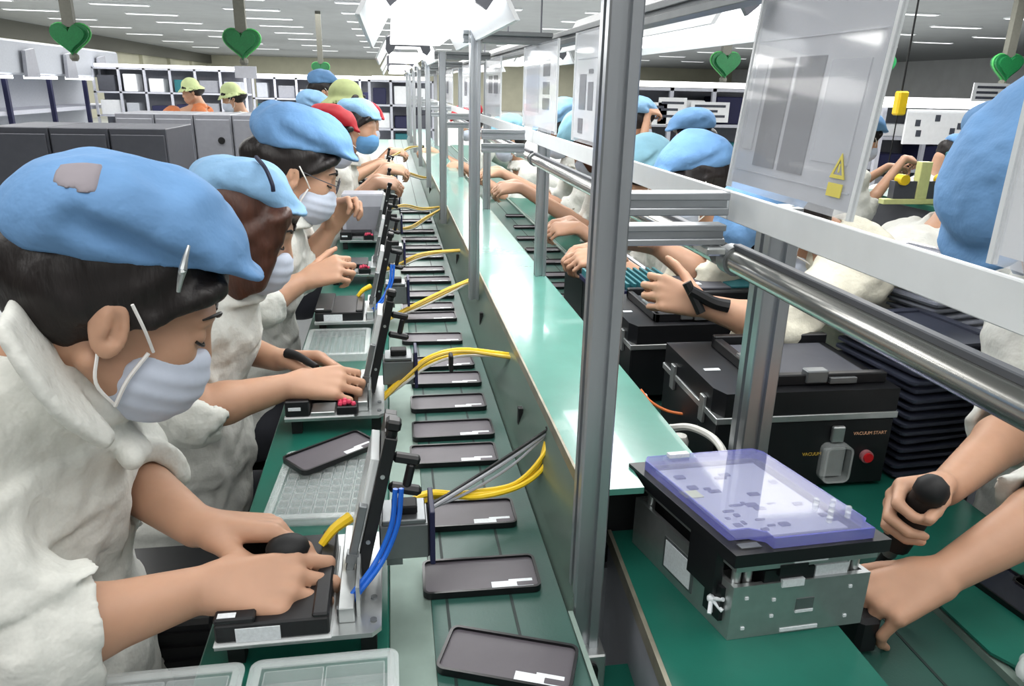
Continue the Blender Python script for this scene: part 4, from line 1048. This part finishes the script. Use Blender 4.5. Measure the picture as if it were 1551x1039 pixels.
W3, _, _ = person('woman third along the bench with glasses and a raised fist near her masked face',
    A(442, 266, 1.93)+V(.004, .08, 0), 4, 20, 0, 1.02, nb=V(-.31, 2.0, 1.085), chest=V(-.36, 2.0, .93), pelvis=V(-.43, 2.0, .58),
    arms=[(True, V(-.335, 1.83, 1.02), A(392, 462, 1.79), A(462, 424, 1.86), V(1, .05, .35), V(-.2, .6, -.7), [(45, 75, 50)]*4, .25, 1.0),
          (False, V(-.30, 2.17, 1.02), A(462, 402, 2.10), A(498, 348, 2.10), V(.55, -.1, .8), V(.6, -.7, -.3), [(45, 75, 50)]*4, .15, 1.0)],
    h=.005, facing=0, captilt=4, capscale=.94)
# thin glasses of the third woman
g = MB(); RG = hframe(4, 20, 0); hg = A(442, 266, 1.93)+V(.004, .08, 0); HG = lambda x, y, z: hg+RG@V(x, y, z)*1.02
for sy in (1, -1):
    g.tube([HG(.105, sy*.032+.022*math.cos(t), .001+.017*math.sin(t)) for t in np.linspace(0, 2*PI, 13)], .0013, 5)
    g.tube([HG(.104, sy*.054, .004), HG(.05, sy*.08, .010), HG(.0, sy*.083, .016)], .0013, 5)
g.tube([HG(.105, .010, .004), HG(.105, -.010, .004)], .0013, 5)
g.build('spectacles', 'cab_dark', W3, True)

def seated(label, x, y, sg, hc, yaw, pitch, capm, h=.008, cap='beret', reach=.30, hz=.93, mask='mask', hair='hair', jacket='jacket', group=None, raise_=0, capscale=1., longhair=False, standing=False, legs=True):
    nb = V(hc[0]-.085*sg, hc[1], hc[2]-.155); ch = V(x, y, nb[2]-.17); pv = V(x-.06*sg, y, max(.58, nb[2]-.52) if standing else .58)
    ar = []
    for r in (True, False):
        sd = (-1 if r else 1)*sg; S = V(nb[0]-.02*sg, y+sd*.17, nb[2]-.06); E = V(S[0]+.05*sg, y+sd*.19, S[2]-.20)
        W = V(nb[0]+reach*sg, y+sd*.07, hz+(raise_ if r else 0)); ar.append((r, S, E, W, V(sg, -sd*.25, -.1), V(.1*sg, -sd*.5, -.85), [(35, 60, 45)]*4, .25, 1.))
    return person(label, hc, yaw, pitch, 0, 1.0, nb=nb, chest=ch, pelvis=pv, arms=ar, h=h, facing=0 if sg > 0 else 180, capm=capm, cap=cap, mask=mask, hair=hair, jacket=jacket, group=group, details=h < .007, capscale=capscale, longhair=longhair, standing=standing, legs=legs, kf=.22 if sg < 0 else .34)
seated('worker in a red cap leaning over the left bench behind the third woman', -.36, 3.35, 1, A(500, 208, 3.35), 2, 16, 'cap_red', .007, reach=.27, hz=1.02, capscale=.78)
seated('worker in a pale blue cap and dark blue mask further down the left bench', -.29, 3.9, 1, A(541, 194, 3.9), -18, 8, 'cap_light', .008, capscale=.8, mask='mask_blue', hz=1.02, reach=.22)
seated('worker in an olive green bucket hat turned right, far down the left bench', -.36, 4.55, 1, A(526, 164, 4.55), -22, 0, 'hat_green', .008, cap='bucket', hz=.98, reach=.25)
seated('worker in a pink-red cap at the far end of the left bench', -.24, 5.2, 1, A(552, 188, 5.2), 0, 15, 'cap_red', .009, capscale=.85, hz=1.0, reach=.25)
seated('worker in a blue cap behind the olive hat at the far left bench', -.62, 5.6, 1, A(474, 176, 5.6), 0, 15, 'cap_light', .009, hz=1.0)
seated('standing distant worker in a blue cap just left of the olive hat', -.66, 6.9, 1, A(490, 138, 6.9), 10, 5, 'cap_blue', .010, hz=1.05, standing=True)

# right line
fh, nh = A(1432, 740, .80), A(1428, 872, .705)
RN, _, _ = person('worker at the right edge with big blue cap, hands at the silver fixture',
    V(1.00, .975, 1.265), 186, 55, 0, 1.0, nb=V(1.06, .96, 1.16), chest=V(1.12, .95, .98), pelvis=V(1.17, .95, .60),
    arms=[(True, V(1.08, 1.11, 1.14), A(1548, 640, .93), fh, V(-1, -.12, -.05), V(.05, -.93, -.36), [(42, 68, 40), (44, 68, 40), (46, 68, 40), (48, 66, 40)], .22, 1.0, dict(thumb=(.75, .25, .7))),
          (False, V(1.03, .77, 1.10), A(1640, 745, .73), nh, V(-.88, .05, -.36), V(-.30, .25, -.92), [(52, 48, 30), (50, 45, 30), (48, 44, 30), (44, 42, 30)], .30, 1.04, dict(thumb=(.7, .6, .4), spread=3))],
    h=.004, facing=180, capscale=1.10, captilt=0)
_d = _n(V(-1, -.12, -.05)); _nn = V(.05, -.93, -.36); _nn = _n(_nn-_d*(_nn@_d)); _l = np.cross(_d, _nn); Cc = fh+_d*.083+_nn*.034
d = MB(); d.tube([Cc+_l*.062, Cc+_l*.055, Cc+_l*.0, Cc-_l*.048, Cc-_l*.055], .0195, 14, 3); d.ball(Cc+_l*.058, .022, 12)
tl = tag(d.build('electric_driver', 'black_matte', None, True), 'black electric screwdriver held in the upper hand at the right', 'tool')
MB().tube([Cc-_l*.055, Cc-_l*.078], .0105, 10).build('chuck', 'alu_dark', tl, True); MB().tube([Cc-_l*.078, Cc-_l*.108], .0085, 10).build('bit_sleeve', 'black_matte', tl, True)
MB().ball(Cc+_l*.036+_nn*.016, .008, 10).build('red_switch', 'red', tl, True)

person('worker in cream bowed over the black fixtures, holding a black scanner',
    A(1190, 352, 1.58), 182, 48, 0, 1.0, nb=V(.985, 1.58, 1.09), chest=V(1.09, 1.57, .96), pelvis=V(1.16, 1.57, .60),
    arms=[(True, V(.93, 1.75, 1.06), A(1068, 418, 1.70), A(994, 372, 1.74), V(-.9, -.1, .15), V(0, -.5, -.85), [(40, 60, 45)]*4, .12, 1.0),
          (False, V(.97, 1.40, 1.05), A(1165, 492, 1.36), A(1062, 462, 1.40), V(-.9, .3, .25), V(.25, .8, -.4), [(45, 70, 45)]*4, .38, 1.0)],
    h=.005, facing=180, jacket='jacket_cream', capm='cap_blue')
d = MB(); d.tube([A(1040, 428, 1.39), A(1052, 452, 1.38), A(1062, 474, 1.37)], .010, 8, 4); d.tube([A(1046, 440, 1.38), A(1080, 458, 1.37), A(1104, 464, 1.36)], .011, 8, 4, r2=.014)
tag(d.build('hand_scanner', 'black_matte', None, True), 'black hand scanner held over the blue trays by the worker in cream', 'scanner')
seated('worker in a bright blue cap facing left, right of the tallest post', 1.13, 2.15, -1, A(1052, 282, 2.15), 182, 14, 'cap_blue', .0055, capscale=.9, jacket='jacket_cream', hz=.95, reach=.36)
seated('worker in a pale cyan cap close right of the tallest post', 1.13, 2.74, -1, A(980, 276, 2.74), 180, 30, 'cap_cyan', .008, reach=.36)
seated('brown-haired worker in a cyan cap behind the hanging sheets on the right line', 1.13, 3.35, -1, V(.90, 3.35, 1.18), 180, 35, 'cap_cyan', .008, reach=.42, hz=1.0, longhair=True, hair='hair_brown')
seated('worker on the right line in a blue cap, fourth from the tallest post', 1.13, 3.95, -1, V(.9, 3.95, 1.2), 180, 25, 'cap_light', .009, reach=.42, hz=1.0)
seated('worker with pale blue cap seen between the post and the glossy sleeve', 1.13, 5.0, -1, A(772, 214, 5.0), 180, 20, 'cap_cyan', .009, reach=.4)
seated('worker in a red cap far down the right line between two posts', 1.13, 6.2, -1, A(712, 188, 6.2), 180, 20, 'cap_red', .010, reach=.4)
# the next line to the right
seated('standing worker in white holding a black scanner beside the large sleeve', 2.78, 4.3, 1, A(1306, 214, 4.3), 12, 8, 'cap_blue', .008, hz=1.0, reach=.34, standing=True, raise_=.06)
seated('worker in white bending away over the next line, right of the white frame', 3.55, 5.0, 1, A(1415, 235, 5.0)+V(.12, 0, -.02), 0, 55, 'cap_blue', .009, standing=True, hz=.9)
seated('worker in a blue cap on the next line, behind the bright blue cap', 1.78, 4.1, -1, A(1048, 212, 4.1), 175, 10, 'cap_blue', .009, raise_=.1)
seated('worker in cream with a raised arm on the next line behind the tallest post', 1.75, 5.2, 1, A(968, 186, 5.2), 30, 10, 'cap_light', .009, raise_=.36, reach=.12, jacket='jacket_cream')
seated('worker in white seated behind the tall stack of grey trays at the right', 1.31, 1.76, 1, A(1506, 262, 1.76), 8, 24, 'cap_blue', .008, reach=.30, hz=.95)
# left background
seated('distant worker in a pale green bucket hat and orange shirt behind the grey cabinets', -2.45, 9.2, -1, A(290, 140, 9.2), 200, 10, 'hat_pale', .010, cap='bucket', jacket='shirt_orange', hz=1.0, mask=None, standing=True)
seated('distant worker in white with a pale green bucket hat, right of the grey cabinets', -1.62, 8.0, -1, A(352, 150, 8.0), 190, 14, 'hat_pale', .010, cap='bucket', hz=1.0, standing=True)
# ------------------------------------------------------------------ background
# heart lanterns
def lantern(loc, lab, s=1.):
    t = thing('heart_lantern', lab, 'lantern', loc, 0, 'green heart lanterns under the ceiling')
    P = []
    for k in range(40):
        a = 2*PI*k/40; x = 16*math.sin(a)**3; z = 13*math.cos(a)-5*math.cos(2*a)-2*math.cos(3*a)-math.cos(4*a); P.append((x*.0125*s, z*.0115*s))
    def heart(m, pts, d0, d1):
        n = len(pts); m.add([(x, d0, z) for x, z in pts]+[(x, d1, z) for x, z in pts], [tuple(range(n)), tuple(range(2*n-1, n-1, -1))]+[((i+1) % n, i, i+n, (i+1) % n+n) for i in range(n)]); return m
    heart(heart(MB(), P, -.05, .05), [(x*.8, z*.8) for x, z in P], -.08, .08).build('heart_body', 'lantern', t, False)
    m = MB(); m.tube([(x*1.03, 0, z*1.03) for x, z in P]+[(P[0][0]*1.03, 0, P[0][1]*1.03)], .012*s, 6); m.build('rim', 'lantern_rim', t, True)
    MB().box(-.06*s, .06*s, -.04, .04, .10*s, 3.0-loc[2]).build('hanger', 'column', t)
    MB().lathe([(.03, -.25*s), (.05, -.22*s), (.05, -.19*s), (.02, -.16*s)], 10).build('tassel', 'column', t)
    return t
for (px, q, y, lab) in ((108, 56, 9.5, 'green heart lantern at the far left under the ceiling'), (367, 64, 9.5, 'green heart lantern above the workers in pale hats'), (486, 104, 19, 'small distant green heart lantern left of the hood lamps'),
                        (1098, 96, 10, 'green heart lantern below the bright lamp right of the tallest post'), (1331, 100, 9, 'dark green heart lantern right of the large sleeve'), (1524, 100, 9, 'green heart lantern at the far right edge')):
    lantern(tuple(A(px, q, y)), lab)
# grey cabinets
def cabinets(x0, y, w, n, z, labs, vents=True, dep=.5, m='cab_grey'):
    for i in range(n):
        t = thing('grey_cabinet', labs % (ORD[i]), 'cabinet', (x0+i*w, y, 0), 0, 'grey cabinets behind the women')
        MB().box(.003, w-.003, 0, dep, 0, z, .004).build('body', m, t)
        MB().box(.012, w-.012, -.012, -.001, .06, z-.03, .003).build('door', m, t)
        if vents:
            MB().cyl((w*.7, -.02, z-.16), (w*.7, -.012, z-.16), .022, 12).build('lock', 'black_matte', t)
MB_ = None
xs = A(-30, 200, 3.6)
cabinets(float(A(-20, 200, 4.0)[0]), 4.0, .27, 3, 1.19, 'dark grey cabinet, %s from the left in the front row behind the nearest woman', False, m='cab_dark')
cabinets(float(A(175, 190, 5.2)[0]), 5.2, .235, 5, 1.215, 'light grey cabinet with a round black lock, %s from the left in the farther row')
t = thing('machine_housing', 'pale grey machine housing at the far left above the cabinets', 'machine', (-5.4, 7.5, 0))
MB().box(-.6, .2, 0, 9, 1.45, 1.92, .03).build('canopy', 'paper_grey', t)
for k in range(6):
    m = MB(); m.prism([(.0, .0), (.42, .0), (.36, .40), (.05, .36)], 0, .05)
    o = m.build('side_cover', 'cab_grey', t); o.location = (.24, .4+k*1.45, 1.42); o.rotation_euler = (PI/2, 0, PI/2)
for k in range(7): MB().box(.1, .16, k*1.45, k*1.45+.06, 0, 1.45).build('post', 'navy', t)
MB().box(-.55, .1, 0, 9, .9, .96).build('work_shelf', 'rack_white', t)
for k in range(5): MB().box(.12, .2, .5+k*1.5, 1.5+k*1.5, 1.395, 1.44).build('strip_light', 'shelf_glow', t)
MB().box(-.55, -.5, 0, 9, 0, 1.5).build('back_panel', 'paper_grey', t)
# shelving racks with white lit frames
def rack(lab, loc, w, h, cols, rows, lit, cat='rack', depth=.5, z0=.3, fill=True, seed=1):
    rs = random.Random(seed); t = thing('storage_rack', lab, cat, loc, 0, None)
    for c in range(cols+1): MB().box(w*c/cols-.02, w*c/cols+.02, 0, .04, 0, h).build('upright', 'rack_white', t)
    for r in range(rows+1):
        z = z0+(h-z0)*r/rows; MB().box(-.02, w+.02, .0, depth, z-.03, z).build('shelf', 'rack_white', t)
    if lit:
        MB().box(.05, w-.05, .0, .05, h+.005, h+.06).build('strip_light', 'shelf_glow', t)
    MB().box(-.02, w+.02, depth, depth+.02, z0, h).build('back_panel', 'cab_grey', t)
    if fill:
        for r in range(rows):
            z = z0+(h-z0)*r/rows
            for c in range(cols):
                n = rs.randint(1, 3)
                for k in range(n):
                    bw = w/cols/n; x = w*c/cols+bw*k+.04; hh = (h-z0)/rows*rs.uniform(.3, .8)
                    tag(MB().box(loc[0]+x, loc[0]+x+bw*.7, loc[1]+.05, loc[1]+depth*.8, z+.001, z+hh, .01).build('stored_box', rs.choice(['navy', 'paper', 'cab_grey', 'cab_dark', 'paper_grey', 'teal_board', 'cab_dark'])), None, None)
    return t
BOXES = []
def boxes_on(loc, w, h, cols, rows, depth, z0, seed, where):
    rs = random.Random(seed)
    for r in range(rows):
        z = z0+(h-z0)*r/rows
        for c in range(cols):
            nm, colr = rs.choice([('navy', 'navy blue'), ('paper', 'white'), ('cab_grey', 'grey'), ('cab_dark', 'dark grey'), ('paper_grey', 'pale grey'), ('teal_board', 'teal')])
            bw = w/cols; hh = (h-z0)/rows*rs.uniform(.35, .8); x = loc[0]+bw*c+.05
            tag(MB().box(x, x+bw*rs.uniform(.5, .8), loc[1]+.05, loc[1]+depth*.8, loc[2]+z+.001, loc[2]+z+hh, .01).build('storage_box', nm),
                '%s box, %s bay from left, %s shelf up, %s' % (colr, ORD[c], ORD[r], where), 'box', 'boxes on %s' % where)
for (lab, short, px, q, y, w, h, c, r, z0, sd) in (
    ('white lit rack behind the workers in pale hats', 'lit rack behind pale hats', 150, 180, 15.0, 2.6, 1.62, 6, 3, .4, 3),
    ('long grey rack far behind the olive hat', 'grey rack behind olive hat', 385, 150, 15.5, 2.4, 1.52, 6, 3, .4, 4),
    ('dark rack at the end of the lines behind the hood lamps', 'dark rack ending the lines', 560, 150, 12.5, 1.0, 1.5, 3, 3, .4, 5),
    ('white lit rack behind the bright blue cap', 'rack behind bright blue cap', 950, 170, 7.6, 2.3, 1.46, 5, 3, .4, 6),
    ('white frame rack behind the standing worker with scanner', 'frame behind scanner worker', 1335, 160, 7.0, 2.2, 1.36, 4, 3, .4, 7)):
    p = A(px, q, y); loc = (float(p[0]), y, 0); rack(lab, loc, w, h, c, r, True, z0=z0, fill=False); boxes_on(loc, w, h, c, r, .5, z0, sd, short)
# notices on the lit frames, right background
t = thing('notice_board', 'white lit notice board with small pictures on the next line, top right', 'notice board', tuple(A(1372, 190, 5.6)[:2])+(0,))
MB().box(0, .95, 0, .02, 1.06, 1.33).build('panel', 'paper', t)
for x, z in ((.08, 1.2), (.1, 1.12), (.25, 1.24), (.4, 1.14), (.46, 1.18), (.53, 1.17)): MB().box(x, x+.045, -.002, -.0001, z, z+.05).build('picture', 'ink', t)
for k in range(5): MB().box(.62, .9, -.002, -.0001, 1.09+k*.046, 1.105+k*.046).build('printed_row', 'ink', t)
MB().box(-.25, 1.0, -.05, .0, 1.34, 1.40).build('strip_light', 'shelf_glow', t)
for x in (-.22, .96): MB().box(x, x+.035, 0, .035, 0, 1.34).build('post', 'rack_white', t)
for i, (px, q, y, w_, h_, lab) in enumerate(((985, 172, 7.586, .35, .22, 'white page pinned on the lit rack, just right of the tallest post'), (1018, 168, 7.586, .30, .26, 'pale framed page on the lit rack above the bright blue cap'), (1075, 170, 7.586, .42, .2, 'grey page on the lit rack left of the large sleeve'),
     (1500, 142, 6.986, .4, .2, 'white page on the far frame at the top right corner'))):
    p = A(px, q, y); t = thing('pinned_page', lab, 'page', (float(p[0]), y, float(p[2])), 0, 'pages pinned on the right racks')
    MB().box(-w_/2, w_/2, 0, .012, -h_/2, h_/2).build('sheet', 'paper', t)
    for k in range(3): MB().box(-w_*.4, w_*(.4-.2*(k % 2)), -.003, -.0002, h_*(.3-.25*k)-.012, h_*(.3-.25*k)+.012).build('printed_row', 'ink', t)
# next line bench and things on it
t = thing('workbench', 'green-topped bench of the next line at the right with a black shade block beneath', 'workbench', (0, 0, 0))
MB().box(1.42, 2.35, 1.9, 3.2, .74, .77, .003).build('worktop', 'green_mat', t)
MB().box(1.46, 2.3, 1.95, 3.15, .05, .74).build('cabinet', 'black_matte', t)  # solid black block standing in for the shade under the worktop
for y in (1.93, 3.1): MB().box(1.43, 1.46, y, y+.03, 0, .74).build('leg', 'alu', t)
t = thing('workbench', 'bench with dark apron in front of the standing scanner worker', 'workbench', (0, 0, 0))
MB().box(3.05, 4.6, 3.6, 4.6, .80, .83, .003).build('worktop', 'green_mat', t); MB().box(3.1, 4.55, 3.65, 4.55, .0, .80).build('apron', 'cab_dark', t)
def P2(px, q, z): return AZ(px, q, z)
b = A(1388, 318, 3.9); t = thing('yellow_jig', 'pale yellow jig with round knobs on the bench of the next line', 'jig', (float(b[0]), 3.9, .8305))
MB().box(-.22, .18, 0, .05, .0, .03, .003).box(-.02, .05, 0, .05, .03, .24, .003).build('frame', 'fix_yellow', t)
for x in (-.12, .13): MB().cyl((x, -.02, .14), (x, .04, .14), .03, 14).build('knob', 'yellow', t, True)
MB().box(-.16, .18, .01, .06, .03, .13).build('dark_block', 'cab_dark', t)
b = A(1440, 225, 4.7); tag(MB().box(b[0]-.12, b[0]+.13, 4.5, 4.6, .8305, 1.08, .01).build('blue_bin', 'teal_board'), 'blue bin standing on the bench of the next line', 'bin')
t = thing('tool_balancer', 'yellow tool balancer hanging on a cord over the next line', 'balancer', tuple(A(1362, 160, 4.6)))
MB().box(-.03, .04, -.03, .03, -.06, .09, .01).build('body', 'yellow', t); MB().cyl((0, 0, .09), (0, 0, 3.0-float(A(1362, 160, 4.6)[2])), .006, 8).build('cord', 'black_matte', t); MB().cyl((.0, 0, -.06), (.0, 0, -.45), .004, 8).build('hose', 'black_matte', t)
# pale sign by the second lantern
t = tag(MB().box(-.12, .12, 0, .02, -.06, .07).build('hanging_sign', 'rack_white'), 'pale hanging sign below the second green lantern', 'sign'); t.location = tuple(A(372, 110, 9.4))
# black crate by the second woman
t = thing('black_crate', 'black ribbed crate under the bench between the first and second women', 'crate', (-.36, 1.02, .52))
MB().box(-.09, .09, -.1, .1, 0, .17, .006).build('body', 'black_plastic', t)
g = MB()
for k in range(6): g.box(-.085, .085, -.104, -.1, .02+k*.024, .034+k*.024)
g.build('ribs', 'black_matte', t)
MB().box(-.1, .1, -.11, .11, -.52, -.001).build('pedestal', 'cab_dark', t)
# stools under the nearer workers
first = None
for (x, y, z, lab) in ((-.475, .845, .43, 'dark stool under the nearest woman'), (-.46, 1.43, .43, 'dark stool under the second woman along the bench'), (-.43, 2.0, .43, 'dark stool under the third woman along the bench'), (1.10, .95, .43, 'dark stool under the worker at the right edge')):
    if first is None:
        first = thing('stool', lab, 'stool', (x, y, 0), 0, 'dark stools of the workers')
        m = MB(); m.at((0, 0, .37)); m.lathe([(.15, 0), (.16, .01), (.16, .03), (.14, .045)], 20); m.build('seat', 'black_matte', first, True)
        for a in range(4):
            MB().cyl((.11*math.cos(a*PI/2+.7), .11*math.sin(a*PI/2+.7), .37), (.16*math.cos(a*PI/2+.7), .16*math.sin(a*PI/2+.7), 0), .011, 8).build('leg', 'alu_dark', first, True)
    else: dup(first, (x, y, 0), None, lab)
# ------------------------------------------------------------------ world and view
w = bpy.data.worlds.new('world'); bpy.context.scene.world = w; w.use_nodes = True
w.node_tree.nodes['Background'].inputs['Color'].default_value = (.8, .85, .9, 1); w.node_tree.nodes['Background'].inputs['Strength'].default_value = .2
vs = bpy.context.scene.view_settings; vs.view_transform = 'Standard'; vs.look = 'None'; vs.gamma = 1; vs.use_curve_mapping = False; vs.exposure = .05
for o in list(bpy.data.objects):
    if o.name.startswith('tmp'): bpy.data.objects.remove(o)
